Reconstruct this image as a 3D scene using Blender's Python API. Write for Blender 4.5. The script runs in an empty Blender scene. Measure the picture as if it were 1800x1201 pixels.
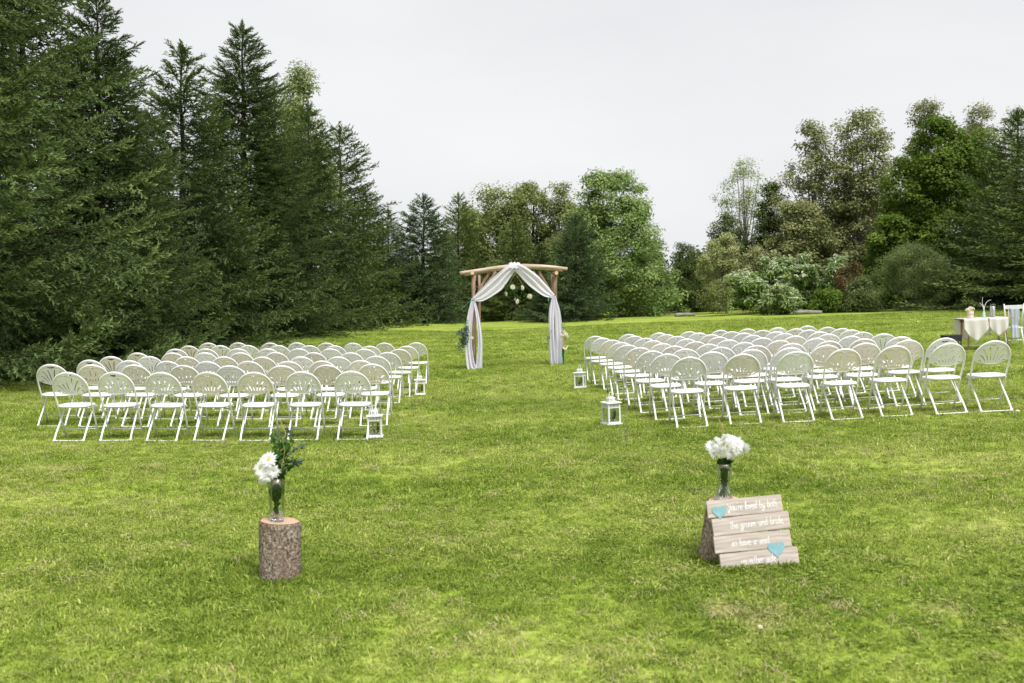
import bpy, bmesh, math, random
import numpy as np
from mathutils import Vector, Matrix, Euler

random.seed(7)
rng = np.random.default_rng(11)
scene = bpy.context.scene
COL = scene.collection
R = math.radians
PI = math.pi

# ------------------------------------------------------------------ camera
CAM_H, HOR = 1.8, 525.0            # eye height, pixel row (of 1201) of the eye level
cam_d = bpy.data.cameras.new('camera')
cam = bpy.data.objects.new('camera', cam_d)
COL.objects.link(cam)
cam_d.sensor_width = 36.0
cam_d.lens = 35.0
cam.location = (0, 0, CAM_H)
cam.rotation_euler = (R(90 - 2.47), 0, 0)
cam_d.clip_start = 0.1
cam_d.clip_end = 2000
cam_d.dof.use_dof = True
cam_d.dof.focus_distance = 14.0
cam_d.dof.aperture_fstop = 3.2
scene.camera = cam

# ------------------------------------------------------------------ world and light: bright overcast
SUN_EL, SUN_AZ = R(60), R(150)     # azimuth measured clockwise from +Y
world = bpy.data.worlds.new('World')
scene.world = world
world.use_nodes = True
wn, wl = world.node_tree.nodes, world.node_tree.links
wn.clear()
wo = wn.new('ShaderNodeOutputWorld')
bg = wn.new('ShaderNodeBackground')
sky = wn.new('ShaderNodeTexSky')
sky.sky_type = 'NISHITA'
sky.sun_disc = False
sky.sun_elevation = SUN_EL
sky.sun_rotation = SUN_AZ
hs = wn.new('ShaderNodeHueSaturation')
hs.inputs['Saturation'].default_value = 0.25
tc = wn.new('ShaderNodeTexCoord')
mp = wn.new('ShaderNodeMapping')
mp.inputs['Scale'].default_value = (1.0, 1.0, 3.0)
no = wn.new('ShaderNodeTexNoise')
no.inputs['Scale'].default_value = 1.6
no.inputs['Detail'].default_value = 5
cr = wn.new('ShaderNodeValToRGB')
cr.color_ramp.elements[0].position = 0.3
cr.color_ramp.elements[0].color = (2.26, 2.28, 2.34, 1)
cr.color_ramp.elements[1].position = 0.75
cr.color_ramp.elements[1].color = (2.76, 2.77, 2.80, 1)
mx = wn.new('ShaderNodeMix')
mx.data_type = 'RGBA'
mx.inputs[0].default_value = 0.93
bg.inputs['Strength'].default_value = 0.1
wl.new(tc.outputs['Generated'], mp.inputs['Vector'])
wl.new(mp.outputs['Vector'], no.inputs['Vector'])
wl.new(no.outputs['Fac'], cr.inputs['Fac'])
wl.new(sky.outputs['Color'], hs.inputs['Color'])
wl.new(hs.outputs['Color'], mx.inputs[6])
wl.new(cr.outputs['Color'], mx.inputs[7])
wl.new(mx.outputs[2], bg.inputs['Color'])
wl.new(bg.outputs['Background'], wo.inputs['Surface'])

sun_d = bpy.data.lights.new('sun', 'SUN')
sun_d.energy = 1.5
sun_d.angle = R(28)
sun_d.color = (1.0, 0.975, 0.955)
sun = bpy.data.objects.new('sun', sun_d)
COL.objects.link(sun)
sv = Vector((math.sin(SUN_AZ) * math.cos(SUN_EL), math.cos(SUN_AZ) * math.cos(SUN_EL), math.sin(SUN_EL)))
sun.rotation_euler = sv.to_track_quat('Z', 'Y').to_euler()

scene.view_settings.view_transform = 'Standard'
scene.view_settings.look = 'None'
scene.view_settings.exposure = 1.66
scene.view_settings.gamma = 1.0
scene.view_settings.use_curve_mapping = False
scene.render.engine = 'CYCLES'
scene.cycles.max_bounces = 8
scene.cycles.diffuse_bounces = 4
scene.cycles.transparent_max_bounces = 16
scene.cycles.transmission_bounces = 6
scene.cycles.caustics_reflective = False
scene.cycles.caustics_refractive = False

# ------------------------------------------------------------------ helpers
def sp(v):
    return np.log1p(np.exp(-np.abs(v))) + np.maximum(v, 0)

def gz(x, y):
    """height of the lawn: flat on the left, a 5 % cross fall rising to the right"""
    x = np.asarray(x, float); y = np.asarray(y, float)
    z = 0.055 * 0.5 * sp((x + 1.6) / 0.5) - 0.013 * 2 * sp((x - 8) / 2)
    z = z + 0.006 * 3 * sp((y - 35) / 3) * (1 / (1 + np.exp((x - 8) / 3)))
    z = z + 0.012 * np.sin(x * .9 + 1.3 * np.sin(y * .31)) * np.sin(y * .7 + .8) * np.clip((y - 2) / 4, 0, 1)
    return z

def gzf(x, y):
    return float(gz(x, y))

PITCH = R(2.47)
CP, SP_ = math.cos(PITCH), math.sin(PITCH)

def X(px, d, h=1.2):
    """world x of a picture column at distance d (h: how far below the eye the point lies)"""
    return (px - 900) / 1750.0 * (d * CP + h * SP_)

def Z(py, d):
    """world height of a picture row at distance d"""
    a = (py - 600.5) / 1750.0
    return CAM_H - d * (a * CP + SP_) / (CP - a * SP_)

def GY(px, row):
    """distance at which the lawn shows in that picture row"""
    a = (row - 600.5) / 1750.0
    d = 10.
    for _ in range(60):
        h = CAM_H - gzf(X(px, d), d)
        d = h * (CP - a * SP_) / (a * CP + SP_)
    return d

def tag(o, label=None, cat=None, group=None, kind=None):
    if label: o['label'] = label
    if cat: o['category'] = cat
    if group: o['group'] = group
    if kind: o['kind'] = kind
    return o

def link(o, parent=None):
    COL.objects.link(o)
    if parent is not None:
        o.parent = parent
    return o

def empty(name, loc=(0, 0, 0), rot=(0, 0, 0)):
    o = bpy.data.objects.new(name, None)
    o.empty_display_size = 0.2
    o.location = loc
    o.rotation_euler = rot
    return link(o)

def copy_tree(o, parent=None):
    c = o.copy()
    link(c, parent)
    for ch in list(o.children):
        copy_tree(ch, c)
    return c

def mesh_from(name, verts, faces, mat, parent=None, smooth=False, tint=None, loc=None):
    me = bpy.data.meshes.new(name)
    me.from_pydata(verts, [], faces)
    if mat: me.materials.append(mat)
    if smooth: me.polygons.foreach_set('use_smooth', [True] * len(me.polygons))
    me.update()
    o = bpy.data.objects.new(name, me)
    if loc: o.location = loc
    return link(o, parent)

def fast_mesh(name, V, F, mat, tint=None, k=3, smooth=False):
    """V (n,3) float, F (m,k) int: mesh through foreach_set; tint is one float per vertex"""
    me = bpy.data.meshes.new(name)
    n, m = len(V), len(F)
    me.vertices.add(n)
    me.vertices.foreach_set('co', np.ascontiguousarray(V, dtype=np.float32).ravel())
    me.loops.add(m * k)
    me.loops.foreach_set('vertex_index', np.ascontiguousarray(F, dtype=np.int32).ravel())
    me.polygons.add(m)
    me.polygons.foreach_set('loop_start', np.arange(0, m * k, k, dtype=np.int32))
    if smooth:
        me.polygons.foreach_set('use_smooth', np.ones(m, dtype=bool))
    me.update(calc_edges=True)
    if tint is not None:
        a = me.attributes.new('tint', 'FLOAT', 'POINT')
        a.data.foreach_set('value', np.ascontiguousarray(tint, dtype=np.float32))
    me.materials.append(mat)
    return me

class MB:
    def __init__(s):
        s.v, s.f = [], []
    def add(s, vs, fs):
        b = len(s.v)
        s.v += [tuple(p) for p in vs]
        s.f += [tuple(b + i for i in f) for f in fs]
    def box(s, c, size, rot=None):
        hx, hy, hz = size[0] / 2, size[1] / 2, size[2] / 2
        vs = [Vector((x, y, z)) for x in (-hx, hx) for y in (-hy, hy) for z in (-hz, hz)]
        if rot is not None:
            vs = [rot @ p for p in vs]
        vs = [p + Vector(c) for p in vs]
        s.add(vs, [(0, 1, 3, 2), (4, 6, 7, 5), (0, 4, 5, 1), (2, 3, 7, 6), (0, 2, 6, 4), (1, 5, 7, 3)])
        return s
    def tube(s, pts, rad, n=8, caps=True):
        pts = [Vector(p) for p in pts]
        if not hasattr(rad, '__len__'):
            rad = [rad] * len(pts)
        b = len(s.v)
        up = None
        for i, p in enumerate(pts):
            d = (pts[min(i + 1, len(pts) - 1)] - pts[max(i - 1, 0)])
            if d.length < 1e-9: d = Vector((0, 0, 1))
            d.normalize()
            if up is None:
                up = Vector((0, 0, 1)) if abs(d.z) < .9 else Vector((1, 0, 0))
            a = d.cross(up)
            if a.length < 1e-6:
                a = d.cross(Vector((0, 1, 0)))
            a.normalize()
            c = d.cross(a).normalized()
            up = -c if (-c).dot(up) > 0 else c
            for k in range(n):
                t = 2 * PI * k / n
                s.v.append(tuple(p + (a * math.cos(t) + c * math.sin(t)) * rad[i]))
        for i in range(len(pts) - 1):
            for k in range(n):
                k2 = (k + 1) % n
                s.f.append((b + i * n + k, b + i * n + k2, b + (i + 1) * n + k2, b + (i + 1) * n + k))
        if caps:
            s.f.append(tuple(b + k for k in range(n))[::-1])
            e = b + (len(pts) - 1) * n
            s.f.append(tuple(e + k for k in range(n)))
        return s
    def lathe(s, prof, n=24, c=(0, 0, 0)):
        b = len(s.v)
        for r, z in prof:
            for k in range(n):
                t = 2 * PI * k / n
                s.v.append((c[0] + r * math.cos(t), c[1] + r * math.sin(t), c[2] + z))
        for i in range(len(prof) - 1):
            for k in range(n):
                k2 = (k + 1) % n
                s.f.append((b + i * n + k, b + i * n + k2, b + (i + 1) * n + k2, b + (i + 1) * n + k))
        if prof[0][0] > 1e-5: s.f.append(tuple(b + k for k in range(n))[::-1])
        if prof[-1][0] > 1e-5:
            e = b + (len(prof) - 1) * n
            s.f.append(tuple(e + k for k in range(n)))
        return s
    def build(s, name, mat, parent=None, smooth=False, bevel=0):
        o = mesh_from(name, s.v, s.f, mat, parent, smooth)
        if smooth or bevel:
            pass
        if bevel:
            m = o.modifiers.new('bevel', 'BEVEL')
            m.width = bevel
            m.segments = 2
        return o

def catmull(pts, n=6):
    pts = [Vector(p) for p in pts]
    P = [pts[0] * 2 - pts[1]] + pts + [pts[-1] * 2 - pts[-2]]
    out = []
    for i in range(1, len(P) - 2):
        for k in range(n):
            t = k / n
            a, b, c, d = P[i - 1], P[i], P[i + 1], P[i + 2]
            out.append(0.5 * ((2 * b) + (c - a) * t + (2 * a - 5 * b + 4 * c - d) * t * t + (3 * b - a - 3 * c + d) * t ** 3))
    out.append(pts[-1])
    return out

# ------------------------------------------------------------------ materials
def new_mat(name):
    m = bpy.data.materials.new(name)
    m.use_nodes = True
    return m, m.node_tree.nodes, m.node_tree.links, m.node_tree.nodes['Principled BSDF']

def ramp(n, stops):
    r = n.new('ShaderNodeValToRGB')
    e = r.color_ramp.elements
    while len(e) < len(stops): e.new(0.5)
    for i, (p, c) in enumerate(stops):
        e[i].position = p
        e[i].color = (*c, 1)
    return r

def noise_mat(name, c1, c2, scale=8, rough=0.6, bump=0.0, bscale=None, stretch=(1, 1, 1), spec=0.3, detail=4):
    m, n, l, b = new_mat(name)
    tc = n.new('ShaderNodeTexCoord')
    mp = n.new('ShaderNodeMapping')
    mp.inputs['Scale'].default_value = stretch
    t = n.new('ShaderNodeTexNoise')
    t.inputs['Scale'].default_value = scale
    t.inputs['Detail'].default_value = detail
    r = ramp(n, [(0.32, c1), (0.68, c2)])
    l.new(tc.outputs['Object'], mp.inputs['Vector'])
    l.new(mp.outputs['Vector'], t.inputs['Vector'])
    l.new(t.outputs['Fac'], r.inputs['Fac'])
    l.new(r.outputs['Color'], b.inputs['Base Color'])
    b.inputs['Roughness'].default_value = rough
    b.inputs['Specular IOR Level'].default_value = spec
    if bump:
        bp = n.new('ShaderNodeBump')
        bp.inputs['Strength'].default_value = bump
        bp.inputs['Distance'].default_value = 0.01
        t2 = n.new('ShaderNodeTexNoise')
        t2.inputs['Scale'].default_value = bscale or scale * 4
        t2.inputs['Detail'].default_value = 5
        l.new(mp.outputs['Vector'], t2.inputs['Vector'])
        l.new(t2.outputs['Fac'], bp.inputs['Height'])
        l.new(bp.outputs['Normal'], b.inputs['Normal'])
    return m

def vary(m, lo, hi):
    n, l = m.node_tree.nodes, m.node_tree.links
    b = n['Principled BSDF']
    src = b.inputs['Base Color'].links[0].from_socket
    oi, mr, hv = n.new('ShaderNodeObjectInfo'), n.new('ShaderNodeMapRange'), n.new('ShaderNodeHueSaturation')
    mr.inputs['To Min'].default_value = lo; mr.inputs['To Max'].default_value = hi
    l.new(oi.outputs['Random'], mr.inputs['Value']); l.new(mr.outputs['Result'], hv.inputs['Value'])
    l.new(src, hv.inputs['Color']); l.new(hv.outputs['Color'], b.inputs['Base Color'])

def leaf_mat(name, dark, light, trans=0.35, rough=0.7, third=None):
    """foliage: the tint attribute runs between two leaf colours; part of the light goes through the blade"""
    m, n, l, b = new_mat(name)
    at = n.new('ShaderNodeAttribute')
    at.attribute_name = 'tint'
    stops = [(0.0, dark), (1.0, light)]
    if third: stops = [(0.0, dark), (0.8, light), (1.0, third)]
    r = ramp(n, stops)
    oi = n.new('ShaderNodeObjectInfo')
    hsv = n.new('ShaderNodeHueSaturation')
    mr = n.new('ShaderNodeMapRange')
    mr.inputs['To Min'].default_value = 0.85
    mr.inputs['To Max'].default_value = 1.15
    l.new(oi.outputs['Random'], mr.inputs['Value'])
    l.new(mr.outputs['Result'], hsv.inputs['Value'])
    l.new(at.outputs['Fac'], r.inputs['Fac'])
    l.new(r.outputs['Color'], hsv.inputs['Color'])
    l.new(hsv.outputs['Color'], b.inputs['Base Color'])
    b.inputs['Roughness'].default_value = rough
    b.inputs['Specular IOR Level'].default_value = 0.12
    if trans:
        tr = n.new('ShaderNodeBsdfTranslucent')
        ms = n.new('ShaderNodeMixShader')
        ms.inputs[0].default_value = trans
        l.new(hsv.outputs['Color'], tr.inputs['Color'])
        l.new(b.outputs['BSDF'], ms.inputs[1])
        l.new(tr.outputs['BSDF'], ms.inputs[2])
        l.new(ms.outputs['Shader'], n['Material Output'].inputs['Surface'])
    return m

def glass_mat(name, tint=(0.985, 0.995, 0.99), op=0.03):
    m, n, l, b = new_mat(name)
    n.remove(b)
    tr = n.new('ShaderNodeBsdfTransparent')
    tr.inputs['Color'].default_value = (*tint, 1)
    gl = n.new('ShaderNodeBsdfGlossy')
    gl.inputs['Roughness'].default_value = 0.05
    gl.inputs['Color'].default_value = (0.9, 0.95, 0.95, 1)
    fr = n.new('ShaderNodeFresnel')
    fr.inputs['IOR'].default_value = 1.45
    ad = n.new('ShaderNodeMath')
    ad.operation = 'MULTIPLY_ADD'
    ad.inputs[1].default_value = 0.7
    ad.inputs[2].default_value = op * 0.4
    ms = n.new('ShaderNodeMixShader')
    l.new(fr.outputs['Fac'], ad.inputs[0])
    l.new(ad.outputs['Value'], ms.inputs[0])
    l.new(tr.outputs['BSDF'], ms.inputs[1])
    l.new(gl.outputs['BSDF'], ms.inputs[2])
    l.new(ms.outputs['Shader'], n['Material Output'].inputs['Surface'])
    return m

def cloth_mat(name, col, alpha=0.9, weave=True):
    m, n, l, b = new_mat(name)
    b.inputs['Base Color'].default_value = (*col, 1)
    b.inputs['Roughness'].default_value = 0.9
    b.inputs['Specular IOR Level'].default_value = 0.1
    tr = n.new('ShaderNodeBsdfTranslucent')
    tr.inputs['Color'].default_value = (*col, 1)
    ms = n.new('ShaderNodeMixShader')
    ms.inputs[0].default_value = 0.45
    tp = n.new('ShaderNodeBsdfTransparent')
    m2 = n.new('ShaderNodeMixShader')
    m2.inputs[0].default_value = 1 - alpha
    l.new(b.outputs['BSDF'], ms.inputs[1])
    l.new(tr.outputs['BSDF'], ms.inputs[2])
    l.new(ms.outputs['Shader'], m2.inputs[1])
    l.new(tp.outputs['BSDF'], m2.inputs[2])
    l.new(m2.outputs['Shader'], n['Material Output'].inputs['Surface'])
    return m

# the colours of the turf: world-space patches of lush green, yellow-green and straw
def turf_color(n, l, blades):
    geo = n.new('ShaderNodeNewGeometry')
    def nz(scale, det=3, off=0.0):
        mp = n.new('ShaderNodeMapping')
        mp.inputs['Location'].default_value = (off, off * .7, 0)
        mp.inputs['Scale'].default_value = (1, 1, 0.05)
        t = n.new('ShaderNodeTexNoise')
        t.inputs['Scale'].default_value = scale
        t.inputs['Detail'].default_value = det
        t.inputs['Roughness'].default_value = 0.6
        l.new(geo.outputs['Position'], mp.inputs['Vector'])
        l.new(mp.outputs['Vector'], t.inputs['Vector'])
        return t.outputs['Fac']
    def math_(op, a, b_):
        q = n.new('ShaderNodeMath'); q.operation = op
        for i, v in enumerate((a, b_)):
            if isinstance(v, (int, float)): q.inputs[i].default_value = v
            else: l.new(v, q.inputs[i])
        return q.outputs['Value']
    big, mid, fine = nz(0.35, 3), nz(2.6, 4, 7.3), nz(11.0, 3, 3.1)
    f = math_('ADD', math_('MULTIPLY', big, 0.40), math_('MULTIPLY', mid, 0.40))
    f = math_('ADD', f, math_('MULTIPLY', fine, 0.20))
    if blades:
        oi = n.new('ShaderNodeObjectInfo')
        f = math_('ADD', f, math_('MULTIPLY', math_('SUBTRACT', oi.outputs['Random'], 0.5), 0.26))
    # faint mowing bands running across the far lawn
    sx = n.new('ShaderNodeSeparateXYZ')
    l.new(geo.outputs['Position'], sx.inputs['Vector'])
    band = math_('SINE', math_('ADD', math_('MULTIPLY', sx.outputs['Y'], 1.9), math_('MULTIPLY', sx.outputs['X'], 0.55)), 0)
    f = math_('ADD', f, math_('MULTIPLY', band, 0.032))
    r = ramp(n, [(0.34, G_DARK), (0.46, G_MID), (0.56, G_LIGHT), (0.68, G_YEL)])
    l.new(f, r.inputs['Fac'])
    straw = nz(1.5, 5, 21.7)
    sr = ramp(n, [(0.60, (0, 0, 0)), (0.72, (1, 1, 1))])
    l.new(straw, sr.inputs['Fac'])
    ms = n.new('ShaderNodeMix'); ms.data_type = 'RGBA'
    l.new(math_('MULTIPLY', sr.outputs['Color'], 0.55), ms.inputs[0])
    l.new(r.outputs['Color'], ms.inputs[6])
    ms.inputs[7].default_value = (*G_STRAW, 1)
    return ms.outputs[2]

G_DARK = (0.135, 0.212, 0.022)
G_MID = (0.236, 0.318, 0.042)
G_LIGHT = (0.332, 0.402, 0.076)
G_YEL = (0.440, 0.480, 0.140)
G_STRAW = (0.560, 0.475, 0.250)

def turf_mat(name, blades):
    m, n, l, b = new_mat(name)
    c = turf_color(n, l, blades)
    if blades:
        at = n.new('ShaderNodeAttribute'); at.attribute_name = 'tint'
        hv = n.new('ShaderNodeHueSaturation')
        mr = n.new('ShaderNodeMapRange')
        mr.inputs['To Min'].default_value = 0.66
        mr.inputs['To Max'].default_value = 1.45
        l.new(at.outputs['Fac'], mr.inputs['Value'])
        l.new(mr.outputs['Result'], hv.inputs['Value'])
        l.new(c, hv.inputs['Color'])
        c = hv.outputs['Color']
        tr = n.new('ShaderNodeBsdfTranslucent')
        ms = n.new('ShaderNodeMixShader'); ms.inputs[0].default_value = 0.35
        l.new(c, tr.inputs['Color'])
        l.new(b.outputs['BSDF'], ms.inputs[1])
        l.new(tr.outputs['BSDF'], ms.inputs[2])
        l.new(ms.outputs['Shader'], n['Material Output'].inputs['Surface'])
    else:
        geo = n.new('ShaderNodeNewGeometry')
        t = n.new('ShaderNodeTexNoise'); t.inputs['Scale'].default_value = 28; t.inputs['Detail'].default_value = 6
        l.new(geo.outputs['Position'], t.inputs['Vector'])
        hv = n.new('ShaderNodeHueSaturation')
        mr = n.new('ShaderNodeMapRange')
        mr.inputs['From Min'].default_value = 0.3
        mr.inputs['From Max'].default_value = 0.7
        mr.inputs['To Min'].default_value = 0.62
        mr.inputs['To Max'].default_value = 1.16
        l.new(t.outputs['Fac'], mr.inputs['Value'])
        l.new(mr.outputs['Result'], hv.inputs['Value'])
        l.new(c, hv.inputs['Color'])
        c = hv.outputs['Color']
        bp = n.new('ShaderNodeBump'); bp.inputs['Strength'].default_value = 0.6; bp.inputs['Distance'].default_value = 0.02
        l.new(t.outputs['Fac'], bp.inputs['Height'])
        l.new(bp.outputs['Normal'], b.inputs['Normal'])
    l.new(c, b.inputs['Base Color'])
    b.inputs['Roughness'].default_value = 0.6 if blades else 0.95
    b.inputs['Specular IOR Level'].default_value = 0.25 if blades else 0.05
    return m

M = {}
M['lawn'] = turf_mat('lawn', False)
M['grass'] = turf_mat('grass_blades', True)
M['dry'] = leaf_mat('dry_clippings', (0.30, 0.26, 0.12), (0.60, 0.52, 0.30), 0.2)
M['clover'] = leaf_mat('clover_leaves', (0.18, 0.30, 0.04), (0.28, 0.42, 0.07), 0.3)
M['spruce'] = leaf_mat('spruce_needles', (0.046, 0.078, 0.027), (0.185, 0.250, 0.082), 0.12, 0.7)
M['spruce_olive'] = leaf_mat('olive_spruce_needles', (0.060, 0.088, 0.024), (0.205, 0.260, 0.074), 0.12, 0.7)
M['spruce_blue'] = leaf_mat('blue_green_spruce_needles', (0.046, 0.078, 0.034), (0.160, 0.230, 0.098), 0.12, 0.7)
M['bark_dark'] = noise_mat('spruce_bark', (0.022, 0.016, 0.012), (0.065, 0.05, 0.038), 9, 0.95, 0.8, stretch=(1, 1, .3))
M['bark_grey'] = noise_mat('grey_bark', (0.11, 0.095, 0.08), (0.26, 0.235, 0.20), 7, 0.9, 0.8, stretch=(1, 1, .3))
M['chair_white'] = noise_mat('white_seat_plastic', (0.80, 0.80, 0.80), (0.86, 0.86, 0.855), 3, 0.45, spec=0.4)
M['chair_tube'] = noise_mat('white_enamel_tube', (0.74, 0.73, 0.76), (0.84, 0.83, 0.86), 12, 0.35, spec=0.5)
M['chair_back_white'] = noise_mat('white_back_plastic', (0.82, 0.80, 0.83), (0.88, 0.865, 0.89), 2.5, 0.45, spec=0.35)
M['chair_back_beige'] = noise_mat('beige_back_plastic', (0.80, 0.725, 0.66), (0.86, 0.79, 0.73), 2.5, 0.45, spec=0.35)
vary(M['chair_back_white'], .86, 1.04); vary(M['chair_back_beige'], .84, 1.06); vary(M['chair_white'], .92, 1.02)
M['pine'] = noise_mat('peeled_pine_log', (0.15, 0.095, 0.062), (0.37, 0.255, 0.175), 5, 0.7, 0.3, stretch=(3, 3, .4))
M['pine_pale'] = noise_mat('pale_peeled_log', (0.36, 0.275, 0.20), (0.60, 0.49, 0.375), 5, 0.7, 0.3, stretch=(.4, 3, 3))
M['log_end'] = noise_mat('sawn_log_end', (0.62, 0.42, 0.20), (0.75, 0.55, 0.3), 14, 0.8)
M['chiffon'] = cloth_mat('white_chiffon', (0.90, 0.88, 0.985), 0.95)
M['ribbon'] = cloth_mat('turquoise_ribbon', (0.25, 0.66, 0.60), 1.0)
M['ribbon_green'] = cloth_mat('deep_green_ribbon', (0.005, 0.20, 0.10), 1.0)
M['lantern'] = noise_mat('white_lantern_paint', (0.76, 0.76, 0.77), (0.84, 0.84, 0.85), 6, 0.4, spec=0.4)
M['glass'] = glass_mat('clear_glass')
M['petal'] = cloth_mat('white_petals', (0.93, 0.93, 0.92), 1.0)
M['petal_cream'] = cloth_mat('cream_petals', (0.88, 0.84, 0.70), 1.0)
M['yolk'] = noise_mat('yellow_flower_centre', (0.55, 0.40, 0.03), (0.72, 0.55, 0.08), 60, 0.8)
M['stem'] = noise_mat('green_stems', (0.025, 0.06, 0.018), (0.06, 0.11, 0.03), 30, 0.6)
M['leaf_dark'] = leaf_mat('dark_green_leaves', (0.02, 0.055, 0.014), (0.055, 0.12, 0.025), 0.2)
M['leaf_fresh'] = leaf_mat('fresh_green_leaves', (0.035, 0.11, 0.02), (0.07, 0.17, 0.03), 0.3)
M['eucalyptus'] = leaf_mat('dusty_blue_green_leaves', (0.07, 0.11, 0.10), (0.17, 0.22, 0.21), 0.1)
M['straw_stem'] = noise_mat('dry_straw_stem', (0.34, 0.25, 0.10), (0.52, 0.40, 0.2), 20, 0.8)
M['wire'] = noise_mat('grey_wire', (0.25, 0.27, 0.26), (0.42, 0.44, 0.43), 20, 0.35)
M['candle'] = noise_mat('white_wax', (0.78, 0.76, 0.72), (0.86, 0.84, 0.80), 5, 0.5)
M['board'] = noise_mat('weathered_board', (0.38, 0.325, 0.285), (0.60, 0.525, 0.475), 9, 0.8, 0.25, stretch=(.6, 5, 9), detail=6)
M['board_cut'] = noise_mat('fresh_cut_board_end', (0.72, 0.50, 0.26), (0.85, 0.66, 0.40), 20, 0.8)
M['paint_white'] = noise_mat('white_lettering_paint', (0.80, 0.80, 0.79), (0.88, 0.88, 0.87), 40, 0.6)
M['paint_blue'] = noise_mat('turquoise_heart_paint', (0.19, 0.37, 0.42), (0.26, 0.46, 0.50), 30, 0.6)
M['table_wood'] = noise_mat('pink_brown_table_wood', (0.30, 0.16, 0.12), (0.50, 0.34, 0.28), 6, 0.6, stretch=(1, 6, 6))
M['runner'] = cloth_mat('ivory_lace_cloth', (0.90, 0.87, 0.86), 0.96)
M['black_case'] = noise_mat('black_case', (0.012, 0.013, 0.018), (0.03, 0.03, 0.04), 10, 0.5)
M['sash'] = cloth_mat('pale_blue_sash', (0.72, 0.75, 0.86), 1.0)
M['jar_pink'] = noise_mat('blush_burlap_wrap', (0.66, 0.54, 0.45), (0.80, 0.70, 0.60), 30, 0.8)
M['mint'] = noise_mat('mint_glass_bottle', (0.40, 0.58, 0.50), (0.55, 0.70, 0.62), 10, 0.3)
M['twig_white'] = noise_mat('white_painted_twig', (0.66, 0.67, 0.64), (0.80, 0.80, 0.78), 30, 0.7)
M['dark_lid'] = noise_mat('dark_glass_rim', (0.05, 0.055, 0.05), (0.12, 0.12, 0.11), 10, 0.3)
M['stone'] = noise_mat('grey_edging_log', (0.16, 0.15, 0.13), (0.33, 0.31, 0.28), 5, 0.9, 0.6)

def bark_mat():
    m, n, l, b = new_mat('flaky_stump_bark')
    tc = n.new('ShaderNodeTexCoord')
    mp = n.new('ShaderNodeMapping'); mp.inputs['Scale'].default_value = (1, 1, 0.55)
    l.new(tc.outputs['Object'], mp.inputs['Vector'])
    v = n.new('ShaderNodeTexVoronoi'); v.inputs['Scale'].default_value = 120
    t = n.new('ShaderNodeTexNoise'); t.inputs['Scale'].default_value = 78; t.inputs['Detail'].default_value = 8
    t2 = n.new('ShaderNodeTexNoise'); t2.inputs['Scale'].default_value = 9; t2.inputs['Detail'].default_value = 4
    for q in (v, t, t2): l.new(mp.outputs['Vector'], q.inputs['Vector'])
    r = ramp(n, [(0.28, (0.055, 0.040, 0.030)), (0.43, (0.19, 0.145, 0.11)), (0.56, (0.34, 0.285, 0.23)), (0.70, (0.54, 0.48, 0.41))])
    r2 = ramp(n, [(0.45, (0, 0, 0)), (0.62, (1, 1, 1))])
    l.new(t.outputs['Fac'], r.inputs['Fac'])
    l.new(t2.outputs['Fac'], r2.inputs['Fac'])
    ms = n.new('ShaderNodeMix'); ms.data_type = 'RGBA'
    ml = n.new('ShaderNodeMath'); ml.operation = 'MULTIPLY'; ml.inputs[1].default_value = 0.5
    l.new(r2.outputs['Color'], ml.inputs[0])
    l.new(ml.outputs['Value'], ms.inputs[0])
    l.new(r.outputs['Color'], ms.inputs[6])
    ms.inputs[7].default_value = (0.21, 0.135, 0.10, 1)
    l.new(ms.outputs[2], b.inputs['Base Color'])
    bp = n.new('ShaderNodeBump'); bp.inputs['Strength'].default_value = .8; bp.inputs['Distance'].default_value = 0.007
    ad = n.new('ShaderNodeMath'); ad.operation = 'ADD'
    l.new(v.outputs['Distance'], ad.inputs[0]); l.new(t.outputs['Fac'], ad.inputs[1])
    l.new(ad.outputs['Value'], bp.inputs['Height'])
    l.new(bp.outputs['Normal'], b.inputs['Normal'])
    b.inputs['Roughness'].default_value = 0.95
    b.inputs['Specular IOR Level'].default_value = 0.1
    return m
M['stump_bark'] = bark_mat()

def rings_mat():
    m, n, l, b = new_mat('stump_growth_rings')
    tc = n.new('ShaderNodeTexCoord')
    w = n.new('ShaderNodeTexWave'); w.wave_type = 'RINGS'; w.rings_direction = 'Z'
    w.inputs['Scale'].default_value = 22; w.inputs['Distortion'].default_value = 2.5; w.inputs['Detail'].default_value = 3
    l.new(tc.outputs['Object'], w.inputs['Vector'])
    r = ramp(n, [(0.2, (0.40, 0.25, 0.155)), (0.8, (0.58, 0.41, 0.29))])
    l.new(w.outputs['Fac'], r.inputs['Fac'])
    l.new(r.outputs['Color'], b.inputs['Base Color'])
    b.inputs['Roughness'].default_value = 0.85
    return m
M['rings'] = rings_mat()

# ------------------------------------------------------------------ the ground
xs = np.unique(np.concatenate([np.arange(-400, -60, 20), np.arange(-60, -16, 2), np.arange(-16, 16, .25), np.arange(16, 60, 1.), np.arange(60, 401, 20)]))
ys = np.unique(np.concatenate([np.arange(-60, -2, 6), np.arange(-2, 32, .25), np.arange(32, 90, 1.), np.arange(90, 600, 25)]))
gx, gy = np.meshgrid(xs, ys)
gv = np.stack([gx.ravel(), gy.ravel(), gz(np.clip(gx, -60, 60), np.clip(gy, -20, 90)).ravel()], 1)
nx = len(xs)
ii = (np.arange(len(ys) - 1)[:, None] * nx + np.arange(nx - 1)[None, :]).ravel()
gf = np.stack([ii, ii + 1, ii + 1 + nx, ii + nx], 1)
me = fast_mesh('lawn', gv, gf, M['lawn'], k=4, smooth=True)
lawn = link(bpy.data.objects.new('lawn', me))
tag(lawn, kind='structure')

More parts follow.
